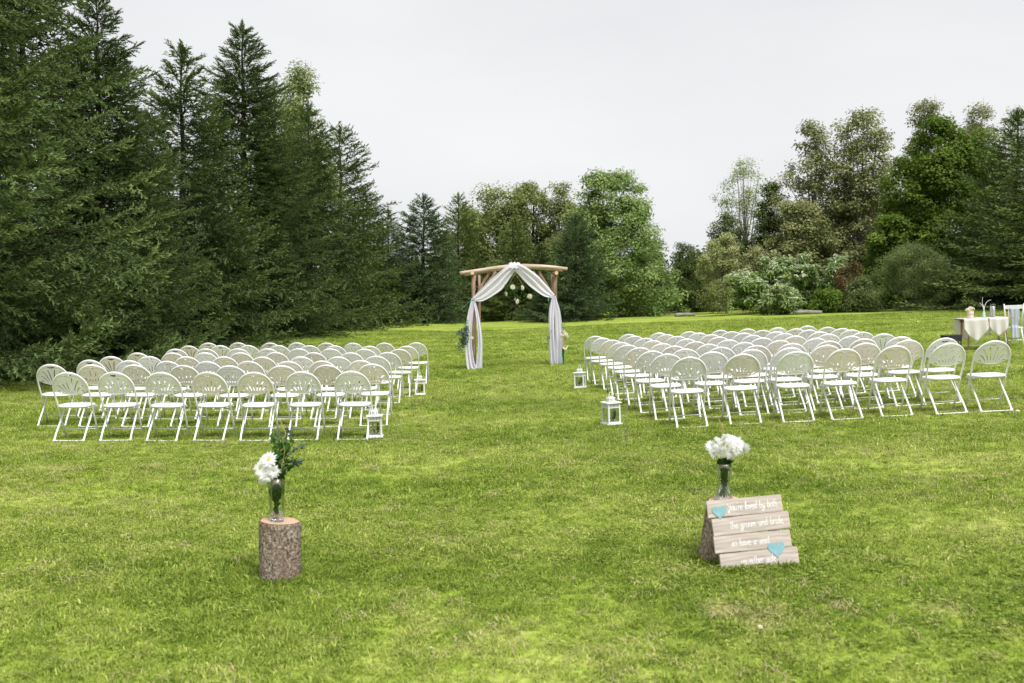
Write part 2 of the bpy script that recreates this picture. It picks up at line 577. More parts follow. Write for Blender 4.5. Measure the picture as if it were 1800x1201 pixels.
# --- grass: blade tufts scattered over the lawn (instances of a tuft mesh)
def tuft_mesh(name, nb, rad, hmin, hmax, wid, lean, seed, mat):
    g = np.random.default_rng(seed)
    V, F, T = [], [], []
    for i in range(nb):
        a, rr = g.uniform(0, 2 * PI), rad * math.sqrt(g.uniform())
        p = np.array([rr * math.cos(a), rr * math.sin(a), -0.004])
        h = g.uniform(hmin, hmax)
        d = g.uniform(0, 2 * PI)
        ln = g.uniform(0.15, 1.0) * lean
        dv = np.array([math.cos(d), math.sin(d), 0])
        sd = np.array([-math.sin(d), math.cos(d), 0]) * wid * g.uniform(.7, 1.3) / 2
        tw = g.uniform(-1, 1)
        sd = sd * math.cos(tw) + dv * wid / 2 * math.sin(tw)
        m_ = p + dv * h * ln * .35 + np.array([0, 0, h * .6])
        t_ = p + dv * h * ln * 1.1 + np.array([0, 0, h * (1.02 - .45 * ln)])
        b = len(V)
        V += [p - sd, p + sd, m_ + sd * .9, m_ - sd * .9, t_]
        F += [(b, b + 1, b + 2), (b, b + 2, b + 3), (b + 3, b + 2, b + 4)]
        t = g.uniform()
        T += [t] * 5
    me = fast_mesh(name, np.array(V), np.array(F), mat, tint=T)
    return bpy.data.objects.new(name, me)

def rosette_mesh(name, nl, rad, size, seed, mat):
    g = np.random.default_rng(seed)
    V, F, T = [], [], []
    for i in range(nl):
        a, rr = g.uniform(0, 2 * PI), rad * math.sqrt(g.uniform())
        c = np.array([rr * math.cos(a), rr * math.sin(a), g.uniform(.010, .034)])
        t = g.uniform()
        for k in range(3):
            b_ = a + k * 2.09 + g.uniform(-.3, .3)
            u = np.array([math.cos(b_), math.sin(b_), g.uniform(-.1, .35)]) * size
            w = np.array([-math.sin(b_), math.cos(b_), g.uniform(-.2, .2)]) * size * .42
            b = len(V)
            V += [c, c + u * .55 + w, c + u, c + u * .55 - w]
            F += [(b, b + 1, b + 2), (b, b + 2, b + 3)]
            T += [t] * 4
    me = fast_mesh(name, np.array(V), np.array(F), mat, tint=T)
    return bpy.data.objects.new(name, me)

def scatter(name, pts, rot, scl, inst, kind='stuff'):
    me = bpy.data.meshes.new(name)
    me.vertices.add(len(pts))
    me.vertices.foreach_set('co', np.ascontiguousarray(pts, dtype=np.float32).ravel())
    a = me.attributes.new('spin', 'FLOAT_VECTOR', 'POINT')
    a.data.foreach_set('vector', np.ascontiguousarray(rot, dtype=np.float32).ravel())
    a = me.attributes.new('size', 'FLOAT', 'POINT')
    a.data.foreach_set('value', np.ascontiguousarray(scl, dtype=np.float32))
    o = link(bpy.data.objects.new(name, me))
    ng = bpy.data.node_groups.new(name + '_scatter', 'GeometryNodeTree')
    ng.interface.new_socket('Geometry', in_out='INPUT', socket_type='NodeSocketGeometry')
    ng.interface.new_socket('Geometry', in_out='OUTPUT', socket_type='NodeSocketGeometry')
    n, l = ng.nodes, ng.links
    gi, go = n.new('NodeGroupInput'), n.new('NodeGroupOutput')
    io = n.new('GeometryNodeInstanceOnPoints')
    ob = n.new('GeometryNodeObjectInfo')
    ob.inputs['Object'].default_value = inst
    ob.inputs['As Instance'].default_value = True
    ra = n.new('GeometryNodeInputNamedAttribute'); ra.data_type = 'FLOAT_VECTOR'; ra.inputs['Name'].default_value = 'spin'
    sa = n.new('GeometryNodeInputNamedAttribute'); sa.data_type = 'FLOAT'; sa.inputs['Name'].default_value = 'size'
    e2r = n.new('FunctionNodeEulerToRotation')
    l.new(gi.outputs[0], io.inputs['Points'])
    l.new(ob.outputs['Geometry'], io.inputs['Instance'])
    l.new(ra.outputs['Attribute'], e2r.inputs[0])
    l.new(e2r.outputs[0], io.inputs['Rotation'])
    l.new(sa.outputs['Attribute'], io.inputs['Scale'])
    l.new(io.outputs['Instances'], go.inputs[0])
    md = o.modifiers.new('scatter', 'NODES')
    md.node_group = ng
    tag(o, kind=kind)
    return o

def field(y0, y1, dens, g):
    n = int(dens * (0.62 * (y1 ** 2 - y0 ** 2) + 3 * (y1 - y0)))
    y = np.sqrt(g.uniform(0, 1, n) * (y1 ** 2 - y0 ** 2) + y0 ** 2)
    x = g.uniform(-1, 1, n) * (0.62 * y + 1.5)
    return x, y

g = np.random.default_rng(5)
zones = [(2.6, 8.5, 620, 0.80, 1.15), (8.5, 15, 300, .95, 1.4), (15, 28, 110, 1.2, 1.9), (28, 52, 30, 1.8, 2.6)]
PX, PY, PS = [], [], []
for y0, y1, dn, s0, s1 in zones:
    x, y = field(y0, y1, dn, g)
    PX.append(x); PY.append(y); PS.append(g.uniform(s0, s1, len(x)))
PX, PY, PS = np.concatenate(PX), np.concatenate(PY), np.concatenate(PS)
# taller and shorter patches of turf
patch = np.sin(PX * 1.7 + 2 * np.sin(PY * .9)) * np.sin(PY * 1.3 + 1.5 * np.sin(PX * 1.1 + 2)) + .5 * np.sin(PX * 5.1 + PY * 3.3) * np.sin(PY * 6.7 - PX * 2.2)
PS = PS * (1 + 0.26 * patch) * g.uniform(.6, 1.35, len(PS))
keep = (PS > 0.25) & ~(((PX - X(492, GY(492, 1026) + .13, 1.6)) ** 2 + (PY - GY(492, 1026) - .13) ** 2) < .125 ** 2) & ~(((PX - X(1266, GY(1331, 1000) + .30, 1.5)) ** 2 + (PY - GY(1331, 1000) - .30) ** 2) < .13 ** 2)
PX, PY, PS = PX[keep], PY[keep], PS[keep]
P3 = np.stack([PX, PY, gz(PX, PY)], 1)
which = g.integers(0, 4, len(PX))
shapes = [(34, .055, .014, .038, .0038, 1.2), (30, .06, .012, .034, .0046, 1.5), (36, .05, .016, .048, .0032, 1.1), (26, .065, .008, .028, .0060, 1.8)]
for i, sh in enumerate(shapes):
    q = which == i
    t = tuft_mesh('grass_tuft', *sh, seed=40 + i, mat=M['grass'])
    n_ = int(q.sum())
    rot = np.stack([g.normal(0, .12, n_), g.normal(0, .12, n_), g.uniform(0, 2 * PI, n_)], 1)
    scatter('grass', P3[q], rot, PS[q], t)
# broad-leaved weeds and clover growing in patches between the blades
x, y = field(2.6, 20, 170, g)
pc = np.sin(x * 1.1 + 1.4 * np.sin(y * .8 + 1)) + np.sin(y * 1.25 + 1.7 * np.sin(x * .7)) + .6 * np.sin(x * 4.1 - y * 2.9)
q = pc + g.normal(0, 1.1, len(x)) > .55
x, y = x[q], y[q]
ro = rosette_mesh('clover_leaf', 11, .07, .012, 77, M['grass'])
scatter('clover_ground_cover', np.stack([x, y, gz(x, y)], 1), np.stack([x * 0, x * 0, g.uniform(0, 6.28, len(x))], 1), g.uniform(.6, 1.25, len(x)), ro)

# longer blades the mower left round the stumps and along the foot of the sign
q1, q2, q3 = GY(492, 1026), GY(1331, 1000), X(492, GY(492, 1026) + .13, 1.6)
a_ = g.uniform(0, 2 * PI, 150); r_ = g.uniform(.135, .19, 150)
bx = np.concatenate([q3 + r_[:80] * np.cos(a_[:80]), X(1266, q2 + .3, 1.5) + .02 + r_[80:] * np.cos(a_[80:]), g.uniform(X(1256, q2), X(1404, q2), 70)])
by = np.concatenate([q1 + .13 + r_[:80] * np.sin(a_[:80]), q2 + .3 + r_[80:] * np.sin(a_[80:]), q2 + g.uniform(-.05, -.01, 70)])
scatter('grass', np.stack([bx, by, gz(bx, by)], 1), np.stack([bx * 0, bx * 0, g.uniform(0, 6.28, len(bx))], 1), g.uniform(.9, 1.35, len(bx)), tuft_mesh('grass_tuft', 18, .03, .02, .05, .004, .9, seed=55, mat=M['grass']))
# dry clippings lying in the turf
x, y = field(2.6, 22, 60, g)
q = np.sin(x * 1.9 + 2.1 * np.sin(y * 1.4)) * np.sin(y * 1.7 + x) + g.normal(0, .5, len(x)) > .25
x, y = x[q], y[q]
scatter('dry_grass_clippings', np.stack([x, y, gz(x, y) + .012], 1), np.stack([g.normal(0, .15, len(x)), g.normal(0, .15, len(x)), g.uniform(0, 6.28, len(x))], 1), g.uniform(.8, 1.5, len(x)), tuft_mesh('dry_tuft', 9, .07, .016, .034, .0042, 2.2, seed=56, mat=M['dry']))

# ------------------------------------------------------------------ conifers
def unit(v):
    return v / np.maximum(np.linalg.norm(v, axis=-1, keepdims=True), 1e-9)

def sprig_template(k, seed):
    """needled twig along +x, length 1"""
    g = np.random.default_rng(seed)
    V, F = [], []
    for i in range(k):
        t = i / k * .92
        az = i * 2.4 + g.uniform(-.4, .4)
        side = np.array([0, math.cos(az), math.sin(az)])
        tip = np.array([t + .26, 0, 0]) + side * .20 * (1 - .35 * t)
        b0 = np.array([t - .06, 0, 0]); b1 = np.array([t + .14, 0, 0])
        nrm = np.cross(side, [1, 0, 0]) * .034
        b = len(V)
        V += [b0 + nrm, b1 - nrm, tip]
        F.append((b, b + 1, b + 2))
    b = len(V)
    V += [np.array([0, .03, 0]), np.array([0, -.03, 0]), np.array([1.08, 0, 0])]
    F.append((b, b + 1, b + 2))
    return np.array(V), np.array(F)

def place_template(V, F, O, D, U, S):
    """O origins, D forward dirs, U up hints, S scales -> joined verts, faces"""
    D = unit(D)
    Yv = unit(np.cross(U, D))
    Zv = np.cross(D, Yv)
    n, k = len(O), len(V)
    W = O[:, None, :] + S[:, None, None] * (V[None, :, 0:1] * D[:, None, :] + V[None, :, 1:2] * Yv[:, None, :] + V[None, :, 2:3] * Zv[:, None, :])
    FF = F[None, :, :] + (np.arange(n) * k)[:, None, None]
    return W.reshape(-1, 3), FF.reshape(-1, F.shape[1])

def spruce_meshes(seed, H, Rad, mat, gap=.36, sprig=.30, kt=9, per=7, dens=1.0, openness=0.0, power=.85, bend=.10):
    g = np.random.default_rng(seed)
    O, D, U, S, T = [], [], [], [], []
    tb = MB()
    def rt(z): return max(.02, .22 * (H / 15) * (1 - z / H) ** 0.9 + .01)
    tb.tube([(0, 0, -.3), (0, 0, 0)] + [(math.sin(z * 1.7) * .03, math.cos(z * 1.3) * .03, z) for z in np.linspace(.6, H, 12)],
            [rt(0) * 1.3, rt(0) * 1.15] + [rt(z) for z in np.linspace(.6, H, 12)], 8)
    z = .25
    while z < H - .25:
        f = z / H
        nb = per if f < .8 else max(4, int(per * .7))
        a0 = g.uniform(0, 2 * PI)
        for i in range(nb):
            if g.uniform() < openness: continue
            az = a0 + 2 * PI * i / nb + g.uniform(-.3, .3)
            L = (Rad * (1 - f) ** power + .12) * g.choice([g.uniform(.55, .85), g.uniform(.8, 1.05), g.uniform(.95, 1.15)])
            if f > .9: L *= .8
            el = -0.24 + 0.92 * f ** 1.5 + g.uniform(-.12, .12)
            zz = z + g.uniform(-.15, .15)
            dx, dy = math.cos(az), math.sin(az)
            nseg = max(3, int(L / .5))
            def P(t):
                r_ = L * t
                return np.array([dx * r_, dy * r_, max(.06, zz + r_ * math.tan(el) * (1 - .25 * t) - bend * r_ * (1 - t) * 1.2 + .15 * L * t ** 3)])
            if L > .8:
                tb.tube([tuple(P(t)) for t in np.linspace(0, 1, nseg + 1)], [max(.006, .02 * L / 3 * (1 - t) + .005) for t in np.linspace(0, 1, nseg + 1)], 4, caps=False)
            # side shoots on both sides of the bough
            st = (.17 if L > 1.6 else .12) / max(L, .4) / dens
            t = .12 + g.uniform(0, st)
            sgn = 1
            while t < 1.0:
                p = P(t); fw = unit(P(min(1, t + .05)) - P(t - .05))
                lat = np.cross(fw, [0, 0, 1]); lat = unit(lat)
                ang = g.uniform(.45, .95)
                sl = (L * (1 - t) * .46 + .20) * g.uniform(.7, 1.2)
                sl = min(sl, 1.05)
                d2 = fw * math.cos(ang) + lat * sgn * math.sin(ang)
                d2 = unit(d2 + np.array([0, 0, g.choice([g.uniform(-.75, -.2), g.uniform(-.25, .3), g.uniform(-.2, .2)])]))
                ns = max(1, int(sl / (sprig * .55)))
                for k in range(ns):
                    q = p + d2 * sl * (k + .2) / ns
                    q[2] -= .06 * (k / ns) ** 2 * sl
                    ss = -1 if (k % 2) else 1
                    a2 = ss * g.uniform(.25, .65) if k < ns - 1 else 0
                    l2 = unit(np.cross(d2, [0, 0, 1]))
                    d3 = d2 * math.cos(a2) + l2 * math.sin(a2) + np.array([0, 0, g.uniform(-.5, .3)])
                    O.append(q); D.append(d3); U.append((0, 0, 1)); S.append(sprig * g.uniform(.75, 1.2)); T.append(t)
                if t > .3 and g.uniform() < .75:
                    O.append(p + np.array([0, 0, .02])); D.append(fw + np.array([g.normal(0, .25), g.normal(0, .25), g.uniform(.0, .55)])); U.append((0, 0, 1)); S.append(sprig * g.uniform(.8, 1.1)); T.append(t)
                sgn = -sgn
                t += st
            for k in range(3):
                O.append(P(1 - .06 * k)); D.append(unit(P(1) - P(.93)) + g.normal(0, .16, 3)); U.append((0, 0, 1)); S.append(sprig * g.uniform(.9, 1.3)); T.append(1.)
        z += gap * (1 - .35 * f) * g.uniform(.85, 1.15)
    # leader
    for k in range(26):
        zt = H - .9 + .9 * k / 26
        az = k * 2.4
        e = .6 + .9 * k / 26
        O.append(np.array([0, 0, zt])); D.append(np.array([math.cos(az) * math.cos(e), math.sin(az) * math.cos(e), math.sin(e)])); U.append((0, 0, 1) if e < 1.3 else (1, 0, 0)); S.append(sprig * 1.0); T.append(.8)
    O.append(np.array([0, 0, H - .15])); D.append(np.array([.02, 0, 1.])); U.append((1, 0, 0)); S.append(.5); T.append(.8)
    O, D, U, S, T = map(lambda a: np.array(a, float), (O, D, U, S, T))
    tv, tf = sprig_template(kt, seed)
    W, FF = place_template(tv, tf, O, D, U, S)
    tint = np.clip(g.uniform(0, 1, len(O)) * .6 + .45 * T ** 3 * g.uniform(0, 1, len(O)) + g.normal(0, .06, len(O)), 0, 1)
    crown = fast_mesh('crown', W, FF, mat, tint=np.repeat(tint, len(tv)))
    tm = bpy.data.meshes.new('trunk')
    tm.from_pydata(tb.v, [], tb.f)
    tm.materials.append(M['bark_dark'])
    return tm, crown

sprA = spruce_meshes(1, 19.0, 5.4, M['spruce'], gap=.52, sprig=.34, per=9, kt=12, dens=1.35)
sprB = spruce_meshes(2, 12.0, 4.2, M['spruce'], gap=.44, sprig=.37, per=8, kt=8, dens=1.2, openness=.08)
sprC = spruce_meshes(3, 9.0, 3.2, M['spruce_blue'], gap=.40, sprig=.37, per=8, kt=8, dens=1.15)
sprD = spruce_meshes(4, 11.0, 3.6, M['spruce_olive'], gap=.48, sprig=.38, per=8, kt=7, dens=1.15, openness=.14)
for a in (sprA, sprB, sprC, sprD):
    print('spruce tris', len(a[1].polygons))

def conifer(kind, x, y, h, rscale, rz, label, group='spruces along the lawn edge', name='spruce_tree'):
    tm, cm = {'A': sprA, 'B': sprB, 'C': sprC, 'D': sprD}[kind]
    H0, R0 = {'A': (19., 5.4), 'B': (12., 4.2), 'C': (9., 3.2), 'D': (11., 3.6)}[kind]
    e = empty(name, (x, y, gzf(x, y) - .05), (0, 0, rz))
    e.scale = (rscale / R0, rscale / R0, h / H0)
    link(bpy.data.objects.new('trunk', tm), e)
    link(bpy.data.objects.new('crown', cm), e)
    return tag(e, label, 'tree', group)

# kind, px, distance, top row, radius
def con(kind, px, d, top, rad, rz, label, **k):
    x = X(px, d)
    return conifer(kind, x, d, Z(top, d) - gzf(x, d), rad, rz, label, **k)

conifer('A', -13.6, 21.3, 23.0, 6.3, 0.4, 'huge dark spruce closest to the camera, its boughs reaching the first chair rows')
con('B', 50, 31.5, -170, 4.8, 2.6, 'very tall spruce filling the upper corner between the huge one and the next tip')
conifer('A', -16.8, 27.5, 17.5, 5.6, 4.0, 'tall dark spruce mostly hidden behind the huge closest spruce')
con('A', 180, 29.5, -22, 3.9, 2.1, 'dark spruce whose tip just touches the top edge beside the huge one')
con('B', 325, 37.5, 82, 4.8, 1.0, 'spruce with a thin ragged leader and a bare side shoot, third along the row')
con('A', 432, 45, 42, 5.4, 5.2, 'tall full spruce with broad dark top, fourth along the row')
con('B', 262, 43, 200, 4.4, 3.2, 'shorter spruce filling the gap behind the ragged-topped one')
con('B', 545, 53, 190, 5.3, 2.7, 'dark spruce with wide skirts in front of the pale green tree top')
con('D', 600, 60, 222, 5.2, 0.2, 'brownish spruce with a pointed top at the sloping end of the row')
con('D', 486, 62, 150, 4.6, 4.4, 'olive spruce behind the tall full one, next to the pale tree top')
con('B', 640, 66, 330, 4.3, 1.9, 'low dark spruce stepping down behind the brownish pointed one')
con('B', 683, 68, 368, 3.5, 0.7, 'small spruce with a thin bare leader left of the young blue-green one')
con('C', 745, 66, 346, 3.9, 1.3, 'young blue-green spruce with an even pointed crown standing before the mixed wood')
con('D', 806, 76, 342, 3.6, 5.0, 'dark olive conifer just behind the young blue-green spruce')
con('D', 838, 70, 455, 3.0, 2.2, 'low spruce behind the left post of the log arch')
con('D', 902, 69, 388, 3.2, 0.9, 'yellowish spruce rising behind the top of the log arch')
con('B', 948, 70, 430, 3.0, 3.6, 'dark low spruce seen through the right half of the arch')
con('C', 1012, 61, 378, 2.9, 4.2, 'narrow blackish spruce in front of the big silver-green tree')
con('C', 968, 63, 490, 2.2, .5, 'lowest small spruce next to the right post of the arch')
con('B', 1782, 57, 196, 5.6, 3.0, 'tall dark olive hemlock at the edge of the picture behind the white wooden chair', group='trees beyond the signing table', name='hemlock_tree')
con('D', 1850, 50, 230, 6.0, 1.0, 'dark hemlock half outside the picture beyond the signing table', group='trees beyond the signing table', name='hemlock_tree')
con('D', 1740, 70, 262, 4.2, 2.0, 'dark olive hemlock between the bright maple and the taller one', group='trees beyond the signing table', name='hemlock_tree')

# ------------------------------------------------------------------ broadleaved trees
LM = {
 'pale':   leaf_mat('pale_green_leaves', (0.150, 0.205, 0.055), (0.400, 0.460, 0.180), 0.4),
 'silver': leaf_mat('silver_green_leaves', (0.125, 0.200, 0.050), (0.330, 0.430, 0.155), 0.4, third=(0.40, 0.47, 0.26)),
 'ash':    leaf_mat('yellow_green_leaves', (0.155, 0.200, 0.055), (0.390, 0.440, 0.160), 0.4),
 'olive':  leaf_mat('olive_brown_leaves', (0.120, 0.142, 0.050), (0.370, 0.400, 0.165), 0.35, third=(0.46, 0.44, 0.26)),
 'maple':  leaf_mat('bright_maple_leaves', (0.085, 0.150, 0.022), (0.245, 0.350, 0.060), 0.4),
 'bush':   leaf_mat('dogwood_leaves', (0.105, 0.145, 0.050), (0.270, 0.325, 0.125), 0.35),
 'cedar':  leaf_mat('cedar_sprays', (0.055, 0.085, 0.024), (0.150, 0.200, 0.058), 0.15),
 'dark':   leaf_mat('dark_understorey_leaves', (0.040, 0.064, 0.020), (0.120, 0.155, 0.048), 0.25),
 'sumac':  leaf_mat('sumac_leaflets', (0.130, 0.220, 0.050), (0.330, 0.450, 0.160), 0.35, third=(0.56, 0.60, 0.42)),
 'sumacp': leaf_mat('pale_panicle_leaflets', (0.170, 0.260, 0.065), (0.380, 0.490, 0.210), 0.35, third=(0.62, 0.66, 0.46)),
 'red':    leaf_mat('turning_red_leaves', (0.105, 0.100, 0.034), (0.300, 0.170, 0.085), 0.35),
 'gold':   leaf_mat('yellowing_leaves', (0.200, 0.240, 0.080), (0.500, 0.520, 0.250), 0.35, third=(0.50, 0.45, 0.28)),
}

def leaves_mesh(name, C, N, size, mat, g, tint, asp=.55):
    n = len(C)
    az = g.uniform(0, 2 * PI, n)
    A = unit(np.cross(N, np.stack([np.cos(az), np.sin(az), g.normal(0, .4, n)], 1)))
    B = np.cross(N, A)
    s = (size * g.uniform(.65, 1.3, n))[:, None]
    fold = N * s * .18
    V = np.stack([C - A * s * .5, C + B * s * asp * .5 + fold, C + A * s * .5, C - B * s * asp * .5 + fold], 1).reshape(-1, 3)
    b = np.arange(n)[:, None] * 4
    F = np.concatenate([b + np.array([[0, 1, 2]]), b + np.array([[0, 2, 3]])], 0)
    return fast_mesh(name, V, F, mat, tint=np.repeat(tint, 4))

def broadleaf(name, x, y, H, W, label, group, mat, seed, bole=.25, nclump=90, nleaf=170, leaf=.17, shape='oval',
              clump=.75, bark='bark_grey', lobes=7, asp=.6, depth=None, trunks=1, flat=.65, loose=1.0, tr=.02, tips=0):
    g = np.random.default_rng(seed)
    z0 = gzf(x, y)
    e = empty(name, (x, y, z0 - .05), (0, 0, g.uniform(0, 6.28)))
    hc0 = H * bole
    # clump centres: through an envelope whose outline swells and shrinks with height and bearing
    f1, f2, f3 = g.uniform(0, 6.28, 3)
    cs = []
    while len(cs) < nclump:
        t = g.uniform(0, 1)
        if shape == 'oval': wr = math.sin(PI * min(.985, .16 + .80 * t)) ** .75
        elif shape == 'cone': wr = (1 - t) ** .8 + .10
        elif shape == 'column': wr = .95 - .55 * t ** 3
        else: wr = math.sqrt(max(.05, 1 - t * t))
        if g.uniform() > wr + .12: continue
        a = g.uniform(0, 2 * PI)
        wob = 1 + .20 * math.sin(2 * a + f1 + 5 * t) + .16 * math.sin(3 * a + f2 - 9 * t) + .12 * math.sin(5 * a + f3 + 17 * t)
        rad_ = W * wr * wob * g.uniform(.05, 1) ** .45
        zc = hc0 + (H - hc0) * t * (1 - .10 * (rad_ / W) ** 2) + g.normal(0, .03) * (H - hc0)
        zc += (H - hc0) * .05 * math.sin(2 * a + f2)
        if zc > H - clump * .5 * flat or zc < .15: continue
        cs.append(np.array([rad_ * math.cos(a), rad_ * math.sin(a), zc]))
    cs[0] = np.array([g.normal(0, .15), g.normal(0, .15), H - clump * flat])
    cs = np.array(cs)
    csz = clump * g.uniform(.55, 1.25, len(cs)) * loose
    ctint = g.uniform(.05, .85, len(cs))
    k = np.maximum(20, (nleaf * (csz / clump) ** 1.6).astype(int))
    idx = np.repeat(np.arange(len(cs)), k)
    n = len(idx)
    d = unit(g.normal(0, 1, (n, 3))) * (g.uniform(0, 1, n) ** .5)[:, None]
    off = d * csz[idx][:, None] * np.array([1, 1, flat])
    C = cs[idx] + off + g.normal(0, .08, (n, 3))
    C[:, 2] -= .12 * (off[:, 0] ** 2 + off[:, 1] ** 2)
    N = unit(d * .7 + np.array([0, 0, .75]) + g.normal(0, .32, (n, 3)))
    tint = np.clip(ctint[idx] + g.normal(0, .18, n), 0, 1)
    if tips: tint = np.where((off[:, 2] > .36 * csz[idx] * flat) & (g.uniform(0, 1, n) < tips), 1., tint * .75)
    C[:, 2] = np.maximum(C[:, 2], .05)
    link(bpy.data.objects.new('crown', leaves_mesh('crown', C, N, leaf, mat, g, tint, asp)), e)
    tb = MB()
    r0 = H * tr
    for q in range(trunks):
        a = 2 * PI * q / trunks + seed
        sx, sy = (.0, .0) if trunks == 1 else (.25 * math.cos(a), .25 * math.sin(a))
        ex, ey = (g.normal(0, .15), g.normal(0, .15)) if trunks == 1 else (W * .3 * math.cos(a), W * .3 * math.sin(a))
        pts = [(sx + ex * t ** 1.5 + .06 * math.sin(5 * t + q), sy + ey * t ** 1.5 + .06 * math.cos(4 * t), -.2 + (H * .93) * t) for t in np.linspace(0, 1, 9)]
        tb.tube(pts, [r0 / math.sqrt(trunks) * (1.25 if t == 0 else (1 - t) ** .8 + .06) for t in np.linspace(0, 1, 9)], 7)
    pick = g.permutation(len(cs))[:min(len(cs), 60)]
    for i in pick:
        c = cs[i]
        zb = max(hc0 * .5, c[2] * g.uniform(.45, .72))
        b = np.array([0, 0, zb])
        m_ = b + (c - b) * .5 + np.array([0, 0, -.08 * np.linalg.norm(c - b)])
        rr = max(.012, r0 * .32 * (1 - zb / H) + .01)
        tb.tube([tuple(b), tuple(m_), tuple(c), tuple(c + (c - m_) * .35 * g.uniform(.2, 1))], [rr, rr * .6, rr * .3, .005], 4, caps=False)
    tb.build('trunk', M[bark], e)
    return tag(e, label, 'tree' if 'shrub' not in name and 'bush' not in name else 'shrub', group)

def bl(name, px, d, top, wpx, label, group, matk, seed, **k):
    x = X(px, d)
    return broadleaf(name, x, d, Z(top, d) - gzf(x, d), max(.2, wpx * .5 / 1750 * d - .15) , label, group, LM[matk], seed, **k)

WOOD = 'mixed wood behind the arch'
RW = 'trees beyond the signing table'
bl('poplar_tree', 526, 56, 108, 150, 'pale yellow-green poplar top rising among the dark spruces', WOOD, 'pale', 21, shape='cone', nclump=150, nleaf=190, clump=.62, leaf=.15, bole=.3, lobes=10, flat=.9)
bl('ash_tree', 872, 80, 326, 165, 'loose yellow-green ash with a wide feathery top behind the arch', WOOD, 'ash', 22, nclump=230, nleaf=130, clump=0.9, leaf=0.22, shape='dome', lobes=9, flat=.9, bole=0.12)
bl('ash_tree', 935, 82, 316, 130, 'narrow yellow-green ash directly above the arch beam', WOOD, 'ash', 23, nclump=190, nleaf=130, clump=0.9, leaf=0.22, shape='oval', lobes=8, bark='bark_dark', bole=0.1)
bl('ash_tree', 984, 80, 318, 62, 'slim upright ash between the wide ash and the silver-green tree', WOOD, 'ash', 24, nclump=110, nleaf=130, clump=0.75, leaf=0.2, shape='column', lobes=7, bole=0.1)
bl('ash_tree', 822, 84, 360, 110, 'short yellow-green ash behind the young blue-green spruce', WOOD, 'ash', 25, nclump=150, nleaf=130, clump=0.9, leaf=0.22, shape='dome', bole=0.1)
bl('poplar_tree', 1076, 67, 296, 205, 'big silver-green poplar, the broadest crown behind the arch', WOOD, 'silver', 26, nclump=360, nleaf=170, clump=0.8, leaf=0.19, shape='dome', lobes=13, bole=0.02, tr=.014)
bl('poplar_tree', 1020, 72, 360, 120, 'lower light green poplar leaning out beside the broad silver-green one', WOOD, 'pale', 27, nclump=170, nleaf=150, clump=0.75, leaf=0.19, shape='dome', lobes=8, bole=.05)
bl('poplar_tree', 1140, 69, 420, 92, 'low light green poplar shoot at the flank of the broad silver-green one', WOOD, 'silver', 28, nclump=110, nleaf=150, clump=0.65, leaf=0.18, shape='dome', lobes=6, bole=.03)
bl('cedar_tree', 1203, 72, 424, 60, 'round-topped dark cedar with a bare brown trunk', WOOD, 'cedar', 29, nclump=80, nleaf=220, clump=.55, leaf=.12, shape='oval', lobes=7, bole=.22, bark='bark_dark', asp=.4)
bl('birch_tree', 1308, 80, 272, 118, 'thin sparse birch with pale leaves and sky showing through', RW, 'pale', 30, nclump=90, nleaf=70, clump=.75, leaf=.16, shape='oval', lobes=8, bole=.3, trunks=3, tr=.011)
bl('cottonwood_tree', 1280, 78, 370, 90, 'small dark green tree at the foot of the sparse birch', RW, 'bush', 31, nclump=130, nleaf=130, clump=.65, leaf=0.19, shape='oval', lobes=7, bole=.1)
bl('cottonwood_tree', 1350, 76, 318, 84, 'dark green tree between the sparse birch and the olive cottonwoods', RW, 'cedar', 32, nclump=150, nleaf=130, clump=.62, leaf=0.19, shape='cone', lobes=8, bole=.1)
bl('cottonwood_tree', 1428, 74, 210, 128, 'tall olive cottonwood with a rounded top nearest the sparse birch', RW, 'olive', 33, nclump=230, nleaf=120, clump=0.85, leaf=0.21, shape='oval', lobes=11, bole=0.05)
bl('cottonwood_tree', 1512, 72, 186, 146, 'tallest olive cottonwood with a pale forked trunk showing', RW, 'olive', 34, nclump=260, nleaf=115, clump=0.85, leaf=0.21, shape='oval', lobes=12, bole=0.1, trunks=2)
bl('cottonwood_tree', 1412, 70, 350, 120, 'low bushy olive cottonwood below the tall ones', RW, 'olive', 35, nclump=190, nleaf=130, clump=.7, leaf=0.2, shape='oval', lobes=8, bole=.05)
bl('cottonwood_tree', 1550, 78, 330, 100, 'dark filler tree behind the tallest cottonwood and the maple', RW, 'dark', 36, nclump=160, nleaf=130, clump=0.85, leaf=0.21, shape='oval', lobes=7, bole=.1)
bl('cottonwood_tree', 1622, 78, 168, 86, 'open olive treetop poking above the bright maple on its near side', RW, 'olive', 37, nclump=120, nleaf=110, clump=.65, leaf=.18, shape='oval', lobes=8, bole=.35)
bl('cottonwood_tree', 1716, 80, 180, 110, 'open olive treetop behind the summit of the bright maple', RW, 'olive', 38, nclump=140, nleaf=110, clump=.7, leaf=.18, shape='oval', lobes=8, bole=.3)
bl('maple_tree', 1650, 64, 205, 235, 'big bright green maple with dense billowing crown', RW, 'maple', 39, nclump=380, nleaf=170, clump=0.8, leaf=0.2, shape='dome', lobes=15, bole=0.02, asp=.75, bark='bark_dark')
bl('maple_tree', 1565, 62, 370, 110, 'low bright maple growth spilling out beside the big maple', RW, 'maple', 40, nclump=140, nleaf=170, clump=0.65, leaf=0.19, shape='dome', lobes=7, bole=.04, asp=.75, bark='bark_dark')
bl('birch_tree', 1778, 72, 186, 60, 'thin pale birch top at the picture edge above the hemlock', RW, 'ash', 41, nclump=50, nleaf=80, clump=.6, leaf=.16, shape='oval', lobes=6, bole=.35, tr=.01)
SH = 'shrubs along the far lawn edge'
